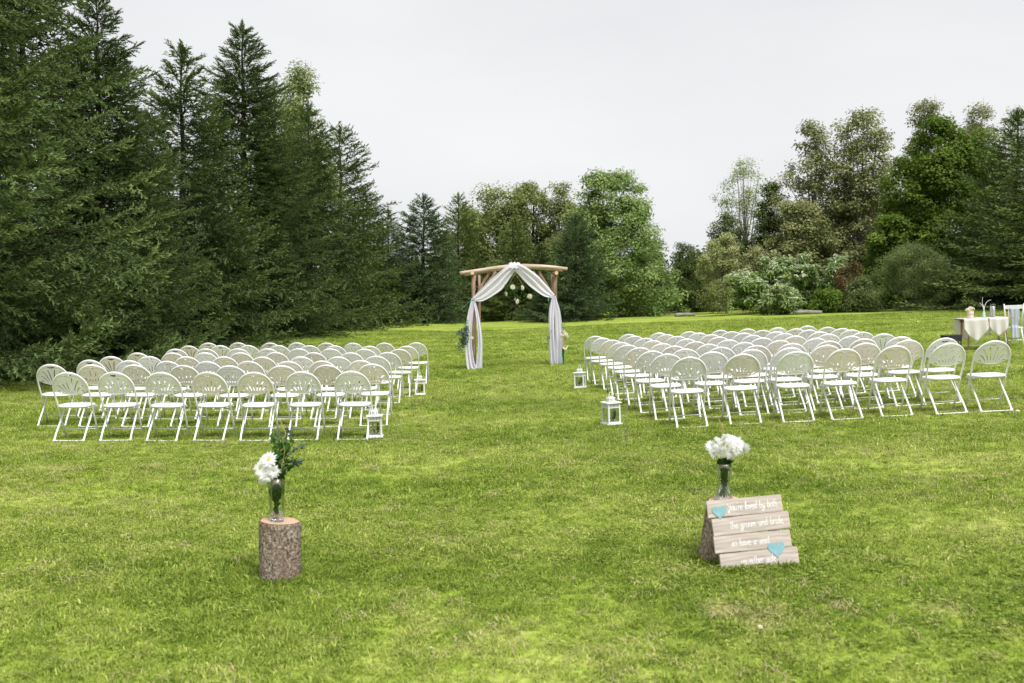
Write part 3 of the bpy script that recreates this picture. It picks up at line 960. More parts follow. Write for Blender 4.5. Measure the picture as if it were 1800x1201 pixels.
bl('dogwood_shrub', 1602, 56, 424, 178, 'large rounded grey-green dogwood bush below the maple', SH, 'bush', 50, nclump=150, nleaf=240, clump=.55, leaf=.11, shape='dome', lobes=11, bole=.0, trunks=3, asp=.35, tr=.008)
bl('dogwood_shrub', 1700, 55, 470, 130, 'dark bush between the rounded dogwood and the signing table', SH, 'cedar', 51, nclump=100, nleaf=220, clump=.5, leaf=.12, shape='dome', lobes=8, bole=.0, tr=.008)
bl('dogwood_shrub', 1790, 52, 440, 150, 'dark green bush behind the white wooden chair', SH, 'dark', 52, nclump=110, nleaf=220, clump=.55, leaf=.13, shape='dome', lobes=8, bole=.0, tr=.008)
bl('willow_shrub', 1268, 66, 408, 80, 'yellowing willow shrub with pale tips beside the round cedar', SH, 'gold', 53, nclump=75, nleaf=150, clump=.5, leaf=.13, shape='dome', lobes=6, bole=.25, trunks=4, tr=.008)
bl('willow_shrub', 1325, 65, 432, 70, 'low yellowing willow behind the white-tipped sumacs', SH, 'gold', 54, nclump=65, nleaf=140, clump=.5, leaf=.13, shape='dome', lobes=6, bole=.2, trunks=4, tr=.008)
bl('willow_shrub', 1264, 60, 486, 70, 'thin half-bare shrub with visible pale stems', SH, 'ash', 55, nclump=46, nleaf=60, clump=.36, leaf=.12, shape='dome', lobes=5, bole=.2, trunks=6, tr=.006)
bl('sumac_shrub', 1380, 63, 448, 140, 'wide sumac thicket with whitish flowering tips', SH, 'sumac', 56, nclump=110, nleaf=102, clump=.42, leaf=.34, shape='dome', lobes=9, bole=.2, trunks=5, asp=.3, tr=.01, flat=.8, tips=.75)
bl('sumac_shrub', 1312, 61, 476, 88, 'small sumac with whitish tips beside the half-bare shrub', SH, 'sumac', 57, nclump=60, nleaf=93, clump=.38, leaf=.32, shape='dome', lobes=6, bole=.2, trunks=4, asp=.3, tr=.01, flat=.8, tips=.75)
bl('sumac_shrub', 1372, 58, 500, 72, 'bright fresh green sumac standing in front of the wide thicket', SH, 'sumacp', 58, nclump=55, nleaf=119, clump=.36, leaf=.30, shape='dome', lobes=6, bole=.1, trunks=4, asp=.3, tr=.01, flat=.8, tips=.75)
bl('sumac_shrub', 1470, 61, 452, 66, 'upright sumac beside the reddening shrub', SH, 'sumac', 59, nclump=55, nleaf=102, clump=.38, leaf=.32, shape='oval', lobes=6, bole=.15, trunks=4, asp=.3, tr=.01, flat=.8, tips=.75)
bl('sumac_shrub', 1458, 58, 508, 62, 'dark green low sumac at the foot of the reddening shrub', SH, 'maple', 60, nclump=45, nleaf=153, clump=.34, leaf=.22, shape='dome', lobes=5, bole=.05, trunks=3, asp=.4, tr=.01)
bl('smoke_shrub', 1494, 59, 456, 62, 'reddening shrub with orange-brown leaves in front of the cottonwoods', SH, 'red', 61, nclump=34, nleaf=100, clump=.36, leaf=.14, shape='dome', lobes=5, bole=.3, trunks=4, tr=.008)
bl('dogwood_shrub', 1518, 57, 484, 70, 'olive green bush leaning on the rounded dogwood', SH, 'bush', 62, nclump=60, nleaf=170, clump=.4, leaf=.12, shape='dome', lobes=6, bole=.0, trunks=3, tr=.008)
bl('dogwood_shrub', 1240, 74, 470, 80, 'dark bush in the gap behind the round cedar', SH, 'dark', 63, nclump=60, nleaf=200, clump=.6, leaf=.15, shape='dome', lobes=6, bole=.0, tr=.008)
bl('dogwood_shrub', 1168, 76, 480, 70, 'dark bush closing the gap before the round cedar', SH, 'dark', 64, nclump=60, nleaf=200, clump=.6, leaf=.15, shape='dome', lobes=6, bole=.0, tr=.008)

# the far wood behind everything: reads as one dark mass
def far_wood():
    g = np.random.default_rng(99)
    C, N, T = [], [], []
    for i in range(900):
        px = g.uniform(620, 2050) if i > 250 else g.uniform(-900, 640)
        d = g.uniform(84, 100)
        x = X(px, d)
        hmax = (Z(470, d) if 640 < px < 1420 else Z(400, d)) if px > 640 else Z(420, d)
        c = np.array([x, d, gzf(min(x, 60), 90) + g.uniform(0, 1) * hmax])
        k = 60
        dd = unit(g.normal(0, 1, (k, 3))) * (g.uniform(0, 1, k) ** .5)[:, None] * 1.5
        C.append(c + dd)
        N.append(unit(dd + np.array([0, 0, .6]) + g.normal(0, .4, (k, 3))))
        T.append(np.clip(g.uniform(.1, .8) + g.normal(0, .15, k), 0, 1))
    C, N, T = np.concatenate(C), np.concatenate(N), np.concatenate(T)
    me = leaves_mesh('distant_woods', C, N, .42, LM['dark'], g, T, .7)
    tag(link(bpy.data.objects.new('distant_woods', me)), kind='stuff')
far_wood()

# grey logs lying along the far edge of the lawn
for px, d, ln, rz, lb in ((1204, 62, 1.3, .2, 'grey log lying at the lawn edge below the round cedar'), (1421, 56.5, 1.5, -.15, 'grey log lying at the lawn edge in front of the sumacs')):
    x = X(px, d)
    mb = MB()
    mb.tube([(-ln / 2 + ln * t, .04 * math.sin(5 * t), .1 + .03 * t) for t in np.linspace(0, 1, 6)], [.10, .12, .11, .12, .10, .08], 8)
    o = mb.build('log', M['stone'], smooth=True)
    o.location = (x, d, gzf(x, d)); o.rotation_euler = (0, 0, rz)
    tag(o, lb, 'log')

#PART2
# ------------------------------------------------------------------ folding chairs
def arch_pts():
    """back frame in its own plane: (x, s) with s the height above ground; leans back with height"""
    hw, pts = .222, []
    pts.append((-.212, 0.0)); pts.append((-.214, .2)); pts.append((-.218, .44)); pts.append((-hw, .60))
    for k in range(1, 20):
        a = PI - PI * k / 20
        pts.append((hw * math.cos(a), .655 + .215 * math.sin(a)))
    pts += [(hw, .60), (.218, .44), (.214, .2), (.212, 0.0)]
    return pts
def lean(s):
    return .20 - .50 * s                 # y of the frame plane at height s

def fan_panel():
    cu = bpy.data.curves.new('fan', 'CURVE')
    cu.dimensions = '2D'; cu.fill_mode = 'BOTH'; cu.extrude = .005; cu.resolution_u = 1
    def poly(pts):
        sp_ = cu.splines.new('POLY'); sp_.points.add(len(pts) - 1)
        for i, p in enumerate(pts): sp_.points[i].co = (p[0], p[1], 0, 1)
        sp_.use_cyclic_u = True
    hw = .214
    out = [(-hw, .655)]
    for k in range(1, 20):
        a = PI - PI * k / 20
        out.append((hw * math.cos(a), .655 + .207 * math.sin(a)))
    out.append((hw, .655)); out.append((hw, .640))
    for k in range(1, 16):
        t = k / 16
        x = hw - .012 - (2 * hw - .024) * t
        out.append((x, .632 - .052 * math.sin(PI * t) ** .8))
    out.append((-hw, .640))
    poly(out)
    # hand hole under the top rail
    hole = [(.052 * math.cos(a) , .836 + .011 * math.sin(a) - .012 * (1 - abs(math.cos(a)))) for a in np.linspace(0, 2 * PI, 14, endpoint=False)]
    poly(hole)
    for k, (a, r0, r1) in enumerate([(-70, .15, .232), (-52, .115, .262), (-34, .095, .278), (-13, .085, .262), (13, .085, .262), (34, .095, .278), (52, .115, .262), (70, .15, .232)]):
        # a slot, a little curved
        pts_l, pts_r = [], []
        for t in np.linspace(0, 1, 5):
            rr = r0 + (r1 - r0) * t
            aa = R(a) * (1 - .10 * math.sin(PI * t)) if a else 0
            cx, cz = rr * math.sin(aa) * .82, .545 + rr * math.cos(aa)
            w = .0082 * (.65 + .35 * math.sin(PI * min(.95, max(.05, t))))
            pts_l.append((cx - w * math.cos(aa), cz + w * math.sin(aa)))
            pts_r.append((cx + w * math.cos(aa), cz - w * math.sin(aa)))
        poly(pts_l + pts_r[::-1])
    ob = bpy.data.objects.new('fan', cu)
    me = bpy.data.meshes.new_from_object(ob)
    bpy.data.objects.remove(ob)
    vs, fs = [], [tuple(p.vertices) for p in me.polygons]
    for v in me.vertices:
        x, s_, t = v.co
        vs.append((x, lean(s_) + t + .010 - .026 * (1 - (x / .22) ** 2), s_))
    return vs, fs

def make_chair(beige):
    root = empty('folding_chair')
    back = M['chair_back_beige'] if beige else M['chair_back_white']
    f = MB(); f.tube([(x, lean(s_), s_) for x, s_ in arch_pts()], .0115, 7)
    f.build('back_frame', M['chair_tube'], root, smooth=True)
    vs, fs = fan_panel()
    mesh_from('backrest', vs, fs, back, root)
    # rim bead of the back panel along its lower edge
    # seat: rounded shell with a turned-down edge
    mb = MB()
    ring = []
    for k in range(28):
        a = 2 * PI * k / 28
        c, s_ = math.cos(a), math.sin(a)
        rx = .205 * (abs(c) ** .62) * (1 if c > 0 else -1)
        ry = .200 * (abs(s_) ** .70) * (1 if s_ > 0 else -1)
        rx *= 1 + .05 * s_
        ring.append((rx, ry + .035))
    prof = [(.93, .418), (1.0, .424), (1.0, .436), (.965, .4475), (.80, .4465), (.45, .4415), (.0, .440)]
    b = 0
    for q, (k_, z) in enumerate(prof[:-1]):
        for (x, y) in ring:
            mb.v.append((x * k_, (y - .035) * k_ + .035, z + .10 * (0) ))
    n = len(ring)
    for q in range(len(prof) - 2):
        for k in range(n):
            k2 = (k + 1) % n
            mb.f.append((q * n + k, q * n + k2, (q + 1) * n + k2, (q + 1) * n + k))
    mb.v.append((0, .035, .440)); c_ = len(mb.v) - 1
    for k in range(n): mb.f.append(((len(prof) - 2) * n + k, (len(prof) - 2) * n + (k + 1) % n, c_))
    mb.v.append((0, .035, .418)); c_ = len(mb.v) - 1
    for k in range(n): mb.f.append(((k + 1) % n, k, c_))
    mb.build('seat', M['chair_white'], root, smooth=True)
    for sx in (-1, 1):
        l = MB()
        pts = catmull([(sx * .175, .15, .415), (sx * .178, .10, .375), (sx * .182, -.02, .24), (sx * .184, -.15, .10), (sx * .184, -.215, .012)], 3)
        l.tube(pts, .0125, 7)
        l.tube([(sx * .184, -.205, .03), (sx * .186, -.228, .0)], [.015, .017], 7)
        l.build('leg', M['chair_white'], root, smooth=True)
    fb = MB(); fb.tube(catmull([(-.184, -.212, .03), (-.165, -.222, .014), (-.12, -.224, .012), (.12, -.224, .012), (.165, -.222, .014), (.184, -.212, .03)], 3), .007, 6)
    fb.build('floor_bar', M['chair_white'], root, smooth=True)
    cb = MB(); cb.tube([(-.213, lean(.115), .115), (.213, lean(.115), .115)], .0075, 6)
    cb.build('crossbar', M['chair_tube'], root, smooth=True)
    br = MB()
    br.tube([(-.215, lean(.40), .405), (.215, lean(.40), .405)], .007, 6)
    for sx in (-1, 1): br.box((sx * .19, .06, .412), (.012, .26, .014))
    br.build('seat_bracket', M['chair_tube'], root)
    return root

cw, cb_ = make_chair(False), make_chair(True)
used = {False: False, True: False}
ORD = ['first', 'second', 'third', 'fourth', 'fifth', 'sixth', 'seventh', 'eighth', 'ninth']
g2 = random.Random(3)

def place_chair(x, y, beige, label, group):
    src = cb_ if beige else cw
    o = src if not used[beige] else copy_tree(src)
    used[beige] = True
    z = gzf(x, y)
    sl = (gzf(x + .25, y) - gzf(x - .25, y)) / .5
    o.location = (x, y, z + .004)
    o.rotation_euler = (g2.uniform(-.008, .008), -math.atan(sl) + g2.uniform(-.01, .01), R(g2.uniform(-4, 4)))
    tag(o, label, 'folding chair', group)

def rows(table, side, group, from_right):
    n = len(table)
    for r, (d, pxs, look) in enumerate(table):
        order = list(enumerate(pxs))
        for i, px in order:
            k = (len(pxs) - 1 - i) if from_right else i
            bg_ = look[i] == 'b' if i < len(look) else g2.random() < .5
            rown = 'last row' if r == 0 else ('front row by the arch' if r == n - 1 else ORD[n - 1 - r] + ' row from the arch')
            pos = 'on the aisle' if k == 0 else ORD[k] + ' from the aisle'
            lab = ('beige-backed' if bg_ else 'white') + ' folding chair ' + pos + ', ' + rown + ', ' + side
            place_chair(X(px, d), d + .19 + g2.uniform(-.04, .04), bg_, lab, group)

LT = [
 (12.50, [122, 201, 285, 367, 447, 531, 620], 'wwwbbww'),
 (13.85, [88, 162, 237, 322, 405, 495, 577, 656], 'wbbbwbbb'),
 (14.80, [157, 226, 298, 367, 438, 505, 570, 638], 'bwwwbbbb'),
 (15.85, [197, 262, 328, 393, 462, 530, 598, 663], 'bwbbbwww'),
 (16.95, [245, 305, 362, 425, 484, 553, 619, 683], 'bbwbbbww'),
 (18.15, [309, 364, 418, 471, 526, 581, 642, 701], 'wwwwwwwb'),
 (19.40, [334, 388, 439, 491, 542, 588, 650, 716], 'bwwwwwwb'),
 (20.70, [367, 419, 475, 521, 575, 622, 678, 733], 'bbbwbwbw'),
]
rows(LT, 'spruce side', 'folding chairs in rows on the spruce side', True)
def lin(a, b, n=8): return [a + (b - a) * i / (n - 1) for i in range(n)]
RT = [
 (12.20, [1216, 1312, 1403, 1487, 1577, 1671, 1751], 'wbwbbww'),
 (13.10, [1178, 1256, 1327, 1390, 1457, 1526, 1603, 1665], 'wwwwbbbw'),
 (14.00, lin(1148, 1585), 'wwwbwbbw'),
 (14.90, lin(1127, 1559), 'bbwwbwww'),
 (15.80, lin(1108, 1518), 'wwbwwbww'),
 (16.70, lin(1095, 1500), 'wbwwwwbw'),
 (17.60, lin(1080, 1482), 'bwwbwwww'),
 (18.50, lin(1063, 1455), 'wwbwwwbw'),
 (19.45, [1051, 1108, 1162, 1214, 1267, 1316, 1369, 1422], 'wwwwwbww'),
]
rows(RT, 'signing table side', 'folding chairs in rows on the signing table side', False)

# ------------------------------------------------------------------ the log arch
AY = 25.0
def log_tube(name, pts, rad, mat, parent, n=10):
    mb = MB(); mb.tube(pts, rad, n)
    return mb.build(name, mat, parent, smooth=False)
arch = empty('log_arch', (0.06, AY, gzf(0.06, AY)))
tag(arch, 'rustic wedding arch of peeled pine logs standing at the end of the aisle', 'arch')
ox, oz = arch.location.x, arch.location.z
def smooth_log(name, p0, p1, r0, r1, mat=None, seg=6, bow=.015):
    p0, p1 = Vector(p0), Vector(p1)
    sd = hash((round(p0.x * 97), round(p1.z * 31), round(p0.y * 13))) % 100
    pts = [p0.lerp(p1, t) + Vector((bow * math.sin(7 * t + sd), bow * math.cos(5 * t + sd), 0)) * math.sin(PI * t) for t in np.linspace(0, 1, seg + 1)]
    rr = [r0 + (r1 - r0) * t + .004 * math.sin(11 * t + sd) for t in np.linspace(0, 1, seg + 1)]
    mb = MB(); mb.tube(pts, rr, 12)
    return mb.build(name, mat or M['pine'], arch, smooth=True)
DX, DY, TOPZ = 1.03, .55, 2.40
for sx in (-1, 1):
    zb = gzf(ox + sx * DX, AY) - oz - .03
    for sy in (0, 1):
        y = sy * DY
        xo = sx * (DX - .02 - .13 * sy * (1 if sx < 0 else .4))
        smooth_log('post', (xo, y, zb), (xo + sx * .02, y, TOPZ - .08), .052 - .007 * sy, .046 - .007 * sy)
    smooth_log('side_rail', (sx * (DX + .02), -.14, TOPZ - .05), (sx * (DX - .02), DY + .14, TOPZ - .05), .05, .045)
    for yy in (-.145, DY + .145):
        mb = MB(); mb.tube([(sx * (DX + .02 if yy < 0 else DX - .02), yy - .004, TOPZ - .05), (sx * (DX + .02 if yy < 0 else DX - .02), yy + .004, TOPZ - .05)], .046, 12); mb.build('log_end', M['log_end'], arch)
    for sy in (0, 1):
        y = sy * DY + (.07 if sy == 0 else -.07)
        smooth_log('brace', (sx * (DX - .02 - .1 * sy), y, TOPZ - .72 + .1 * sy), (sx * (DX - .42 - .14 * sy), y, TOPZ + .0), .039, .034)
    smooth_log('brace', (sx * DX, .12, TOPZ - .55), (sx * (DX - .03), .42, TOPZ - .09), .04, .036)
bm_pts = [(-1.37, 0, 2.365), (-.9, 0, 2.43), (-.3, 0, 2.515), (.25, 0, 2.545), (.8, 0, 2.525), (1.33, 0, 2.475)]
mb = MB(); mb.tube(catmull([(a, b - .01, c - .02) for a, b, c in bm_pts], 4), [.042 + .014 * math.sin(PI * i / 20) + .002 * math.sin(i * 2.2) for i in range(21)], 12)
mb.build('beam', M['pine_pale'], arch, smooth=True)
mb = MB(); mb.tube(catmull([(a * .93, DY, c - .03) for a, b, c in bm_pts], 4), .05, 10)
mb.build('beam', M['pine_pale'], arch, smooth=True)

# --- white chiffon: swagged from the middle of the beam, tied at the posts, falling to the grass
def cloth_strip(name, path, width, across, nrm, folds, amp, parent, mat, nu=44, nv=26, seed=0):
    g = np.random.default_rng(seed)
    P = catmull(path, 8)
    m = len(P)
    ph = g.uniform(0, 6.28, 3)
    V, F = [], []
    A, Nn = Vector(across).normalized(), Vector(nrm).normalized()
    for i in range(m):
        t = i / (m - 1)
        w = float(np.interp(t, *zip(*width)))
        d = (P[min(i + 1, m - 1)] - P[max(i - 1, 0)]).normalized()
        ac = (A - d * A.dot(d)).normalized()
        for k in range(nv):
            v = k / (nv - 1) - .5
            am = float(np.interp(t, *zip(*amp)))
            fo = am * (math.sin(folds * 2 * PI * v + ph[0] + 1.5 * t) + .5 * math.sin(folds * 4.3 * PI * v + ph[1] - 2 * t) + .3 * math.sin(9 * v + 6 * t + ph[2]))
            V.append(P[i] + ac * (w * v + .15 * am * math.sin(folds * 7 * v + ph[2])) + Nn * fo)
    for i in range(m - 1):
        for k in range(nv - 1):
            F.append((i * nv + k, i * nv + k + 1, (i + 1) * nv + k + 1, (i + 1) * nv + k))
    return mesh_from(name, V, F, mat, parent, smooth=True)

drape = empty('arch_drape', (ox, AY, oz))
tag(drape, 'sheer white drape swagged over the log arch and tied to both posts', 'drape')
def LP(px, py, y=-.08):
    d = AY + y
    return (X(px, d) - ox, y, Z(py, d) - oz)
cx0 = 905
# swags (left and right), from over the beam
cloth_strip('swag', [LP(906, 469, -.02), LP(893, 478, -.09), LP(872, 500, -.12), LP(848, 519, -.12), LP(832, 526, -.1)],
            [(0, .20), (.15, .28), (.5, .38), (.8, .26), (1, .10)], (.55, 0, .83), (0, -1, 0), 2.6, [(0, .02), (.5, .028), (1, .012)], drape, M['chiffon'], seed=1)
cloth_strip('swag', [LP(904, 469, -.02), LP(918, 477, -.09), LP(938, 494, -.12), LP(958, 512, -.12), LP(973, 521, -.1)],
            [(0, .20), (.15, .28), (.5, .34), (.8, .24), (1, .10)], (-.55, 0, .83), (0, -1, 0), 2.6, [(0, .02), (.5, .028), (1, .012)], drape, M['chiffon'], seed=2)
# cloth folded over the beam
cloth_strip('fold_over_beam', [(0, .11, 2.42), (0, .08, 2.58), (0, -.01, 2.615), (0, -.09, 2.58), (0, -.12, 2.47)],
            [(0, .34), (.5, .26), (1, .30)], (1, 0, 0), (0, 0, 1), 3, [(0, .012), (1, .012)], drape, M['chiffon'], seed=3)
# falls
cloth_strip('fall', [LP(832, 525), LP(826, 560, -.12), LP(823, 600, -.13), LP(827, 640, -.14), LP(832, 651, -.15)],
            [(0, .08), (.25, .14), (.6, .18), (1, .24)], (1, 0, 0), (0, -1, 0), 2.2, [(0, .012), (.5, .035), (1, .05)], drape, M['chiffon'], seed=4)
cloth_strip('fall', [LP(833, 525), LP(840, 560, -.13), LP(844, 600, -.15), LP(842, 640, -.16), LP(840, 652, -.18)],
            [(0, .06), (.25, .09), (.6, .13), (1, .24)], (1, 0, 0), (0, -1, 0), 2.0, [(0, .012), (.5, .03), (1, .05)], drape, M['chiffon'], seed=5)
cloth_strip('fall', [LP(972, 520), LP(969, 555, -.12), LP(970, 600, -.13), LP(973, 644, -.14)],
            [(0, .07), (.25, .13), (.6, .14), (1, .20)], (1, 0, 0), (0, -1, 0), 2.0, [(0, .012), (.5, .03), (1, .045)], drape, M['chiffon'], seed=6)
cloth_strip('fall', [LP(974, 520), LP(980, 555, -.13), LP(983, 600, -.15), LP(983, 643, -.16)],
            [(0, .06), (.25, .15), (.6, .20), (1, .22)], (1, 0, 0), (0, -1, 0), 2.4, [(0, .012), (.5, .03), (1, .045)], drape, M['chiffon'], seed=7)

def ribbon(pts, width, mat, label, twist=1.0):
    P = catmull(pts, 6)
    V, F = [], []
    for i, p in enumerate(P):
        a = twist * i * .16
        d = Vector((math.cos(a) * .6, math.sin(a), .5 * math.cos(a))).normalized() * width / 2
        V += [p - d, p + d]
    for i in range(len(P) - 1): F.append((2 * i, 2 * i + 1, 2 * i + 3, 2 * i + 2))
    o = mesh_from('ribbon', V, F, mat, smooth=True)
    md = o.modifiers.new('thickness', 'SOLIDIFY'); md.thickness = .002
    return tag(o, label, 'ribbon')
def WP(px, py, d): return Vector((X(px, d), d, Z(py, d)))
ribbon([WP(834, 527, 24.85), WP(826, 530, 24.8), WP(818, 537, 24.78), WP(810, 545, 24.75)], .07, M['ribbon'], 'pale turquoise ribbon blowing out from the arch post on the spruce side', .15)
ribbon([WP(966, 521, 24.85), WP(964, 526, 24.8), WP(964.5, 534, 24.8)], .04, M['ribbon'], 'short dark teal ribbon knotted round the arch post near the chairs by the table')

# ------------------------------------------------------------------ flowers
def flower_mesh(name, r, nl, per, seed, parent, mat, loc, tilt, centre=True, cup=.5):
    g = np.random.default_rng(seed)
    V, F = [], []
    for L in range(nl):
        rr = r * (1 - .20 * L)
        el = cup * (L / max(1, nl - 1)) * 1.1 + .05
        for k in range(per):
            a = 2 * PI * (k + .5 * (L % 2)) / per + g.normal(0, .06)
            e = el + g.normal(0, .09)
            ra = rr * g.uniform(.88, 1.06)
            u = Vector((math.cos(a) * math.cos(e), math.sin(a) * math.cos(e), math.sin(e)))
            w = Vector((-math.sin(a), math.cos(a), 0)) * ra * (2.0 / per + .02)
            up = Vector((0, 0, ra * .06))
            b = len(V)
            V += [u * ra * .15 - w * .4, u * ra * .15 + w * .4, u * ra * .65 + w + up, u * ra * .65 - w + up, u * ra]
            F += [(b, b + 1, b + 2, b + 3), (b + 3, b + 2, b + 4)]
    o = mesh_from(name, V, F, mat, parent, smooth=False, loc=loc)
    o.rotation_euler = tilt
    if centre:
        c = MB(); c.lathe([(r * .02, r * .20), (r * .14, r * .19), (r * .20, r * .12), (r * .19, .0)], 10)
        c.build('flower_centre', M['yolk'], o, smooth=True)
    return o

def leaf_sprays(name, stems, mat, parent, per=10, size=.03, seed=0, asp=.5, spread=.7):
    """each stem is a polyline; leaves sit on both sides of it"""
    g = np.random.default_rng(seed)
    C, N, S = [], [], []
    tb = MB()
    for st in stems:
        P = catmull(st, 5)
        tb.tube(P, .0022, 4)
        for k in range(per):
            q = P[min(len(P) - 1, int((k + 1) / per * (len(P) - 1)))]
            for sgn in (-1, 1):
                o = Vector(g.normal(0, 1, 3)).normalized() * size * spread
                C.append(tuple(q + o)); N.append(unit(np.array([g.normal(0, .6), -1 + g.normal(0, .6), g.normal(.3, .6)])))
    C, N = np.array(C), np.array(N)
    me = leaves_mesh(name, C, N, size, mat, g, np.clip(g.uniform(0, 1, len(C)), 0, 1), asp)
    o = link(bpy.data.objects.new(name, me), parent)
    tb.build('stem', M['stem'], parent)
    return o

def glass_vase(prof, loc, label):
    mb = MB(); mb.lathe(prof, 28)
    o = mb.build('glass_vase', M['glass'], smooth=True)
    o.location = loc
    return tag(o, label, 'vase')

def vase_water(parent, r, z0, z1):
    pass

# ------------------------------------------------------------------ stumps in the foreground
def stump(x, y, r_top, r_bot, h, dx, seed, label):
    e = empty('log_stump', (x, y, gzf(x, y) - .01))
    g = np.random.default_rng(seed)
    n, m = 84, 40
    ph = g.uniform(0, 6.28, 8)
    def prof(a, t):
        r = r_bot + (r_top - r_bot) * t ** .8
        r *= 1 + .022 * math.sin(2 * a + ph[0]) + .016 * math.sin(3 * a + ph[1]) + .010 * math.sin(7 * a + ph[2] + 2 * t)
        r += .0040 * math.sin(19 * a + ph[3] + 9 * t) * math.sin(13 * t + 3 * math.sin(5 * a) + ph[4]) + .0025 * math.sin(37 * a + 15 * t + ph[5])
        return r
    V, F = [], []
    for j in range(m + 1):
        t = j / m
        for k in range(n):
            a = 2 * PI * k / n
            r = prof(a, t) + g.normal(0, .0014)
            if j == m: r -= .004
            V.append((r * math.cos(a) + dx * t, r * math.sin(a), h * t + .010 * math.cos(a + ph[6]) * t))
    for j in range(m):
        for k in range(n):
            F.append((j * n + k, j * n + (k + 1) % n, (j + 1) * n + (k + 1) % n, (j + 1) * n + k))
    mesh_from('bark', V, F, M['stump_bark'], e, smooth=True)
    V, F = [], []
    for rr in (.0, .25, .5, .75, .965):
        for k in range(n):
            a = 2 * PI * k / n
            r = (prof(a, 1) - .004) * rr
            V.append((r * math.cos(a), r * math.sin(a), .010 * math.cos(a + ph[6]) * rr + .0025))
    for q in range(4):
        for k in range(n):
            F.append((q * n + k, (q + 1) * n + k, (q + 1) * n + (k + 1) % n, q * n + (k + 1) % n))
    o = mesh_from('cut_face', V, F, M['rings'], e, loc=(dx, 0, h))
    return tag(e, label, 'stump')
SLY = GY(492, 1026) + .13; SLX = X(492, SLY, 1.6)
LH = Z(921, SLY - .125) - gzf(SLX, SLY)
stump(SLX, SLY, .125, .128, LH, .0, 3, 'upright log stump with rough bark holding the tall cylinder vase')
SRY = GY(1331, 1000) + .30; SRX = X(1266, SRY, 1.5)
RH = Z(877, SRY) - gzf(SRX, SRY)
stump(SRX, SRY, .112, .142, RH, .028, 4, 'flared log stump behind the painted plank sign')
zl = gzf(SLX, SLY) - .01 + LH
zr = gzf(SRX, SRY) - .01 + RH
SRX += .028

# left: tall cylinder vase
vx, vy, vz = SLX - .012, SLY - .02, zl + .006
glass_vase([(.0, .0), (.040, 0), (.044, .004), (.044, .012), (.047, .10), (.050, .20), (.055, .272), (.052, .272), (.047, .20), (.043, .10), (.038, .022), (.0, .020)], (vx, vy, vz), 'tall clear cylinder vase standing on the stump at the spruce side of the aisle')
bq = empty('flower_bouquet', (vx, vy, vz))
tag(bq, 'bouquet of white daisies with eucalyptus and dark leaves in the cylinder vase', 'bouquet')
sb = MB(); gg = random.Random(8)
for k in range(11):
    a = gg.uniform(0, 6.28); r0, r1 = gg.uniform(.005, .030), gg.uniform(.005, .036)
    sb.tube([(r0 * math.cos(a + 2.5), r0 * math.sin(a + 2.5), .022), (0, 0, .14), (r1 * math.cos(a), r1 * math.sin(a), .29)], .0028, 5)
sb.build('stems', M['stem'], bq)['kind'] = 'stuff'
def lpv(px, py, dy=0.0):
    d = vy + dy
    return Vector((X(px, d) - vx, dy, Z(py, d) - vz))
for k, (px, py, dy, r, tl) in enumerate([(473, 809, -.05, .062, (1.15, -.25, 0)), (459, 824, -.01, .055, (1.2, -.9, 0)), (466, 834, -.05, .052, (1.45, -.4, .3)), (481, 829, -.06, .050, (1.5, .3, 0)), (462, 815, .05, .05, (.6, -1.2, 0)), (461, 845, .0, .03, (2.0, -.8, 0)), (471, 838, -.06, .045, (1.7, 0, .5))]):
    flower_mesh('daisy_head', r, 4 if k else 3, 19, k, bq, M['petal'], tuple(lpv(px, py, dy)), tl, centre=(k in (0, 1)))
leaf_sprays('dark_foliage', [[(0, 0, .08 + .02 * k), (.026 * math.cos(k * 1.3), .020 * math.sin(k * 1.3), .18), (.036 * math.cos(k * 1.1), .030 * math.sin(k * 1.1), .30)] for k in range(18)], M['leaf_dark'], bq, 12, .042, 5, .55, .35)
leaf_sprays('dark_foliage', [[(0, 0, .25), lpv(505, 812), lpv(520, 815), lpv(532, 812)], [(0, 0, .26), lpv(502, 825), lpv(510, 822), lpv(518, 808)], [(0, 0, .25), lpv(497, 800), lpv(500, 780)]], M['leaf_dark'], bq, 11, .036, 6, .5, .4)
leaf_sprays('fresh_foliage', [[(0, 0, .26), lpv(490, 800), lpv(484, 785), lpv(478, 768)], [(0, 0, .27), lpv(497, 800), lpv(508, 790), lpv(515, 780)], [(0, 0, .26), lpv(491, 792, -.02), lpv(492, 775, -.03)]], M['leaf_fresh'], bq, 6, .055, 7, .62, .5)
leaf_sprays('eucalyptus_foliage', [[(0, 0, .27), lpv(492, 790), lpv(489, 770), lpv(482, 757)], [(0, 0, .28), lpv(500, 790), lpv(505, 770), lpv(508, 755)], [(0, 0, .28), lpv(508, 800), lpv(522, 788), lpv(536, 781)], [(0, 0, .27), lpv(495, 780), lpv(497, 765), lpv(510, 757)], [(0, 0, .26), lpv(510, 818), lpv(524, 815), lpv(531, 814)]], M['eucalyptus'], bq, 10, .026, 9, .6, .6)
tw = MB(); tw.tube(catmull([(0, 0, .2), lpv(500, 800, -.03), lpv(498, 775, -.03), lpv(503, 762, -.03), lpv(493, 738, -.02)], 6), .0022, 5)
tw.build('curly_twig', M['straw_stem'], bq)

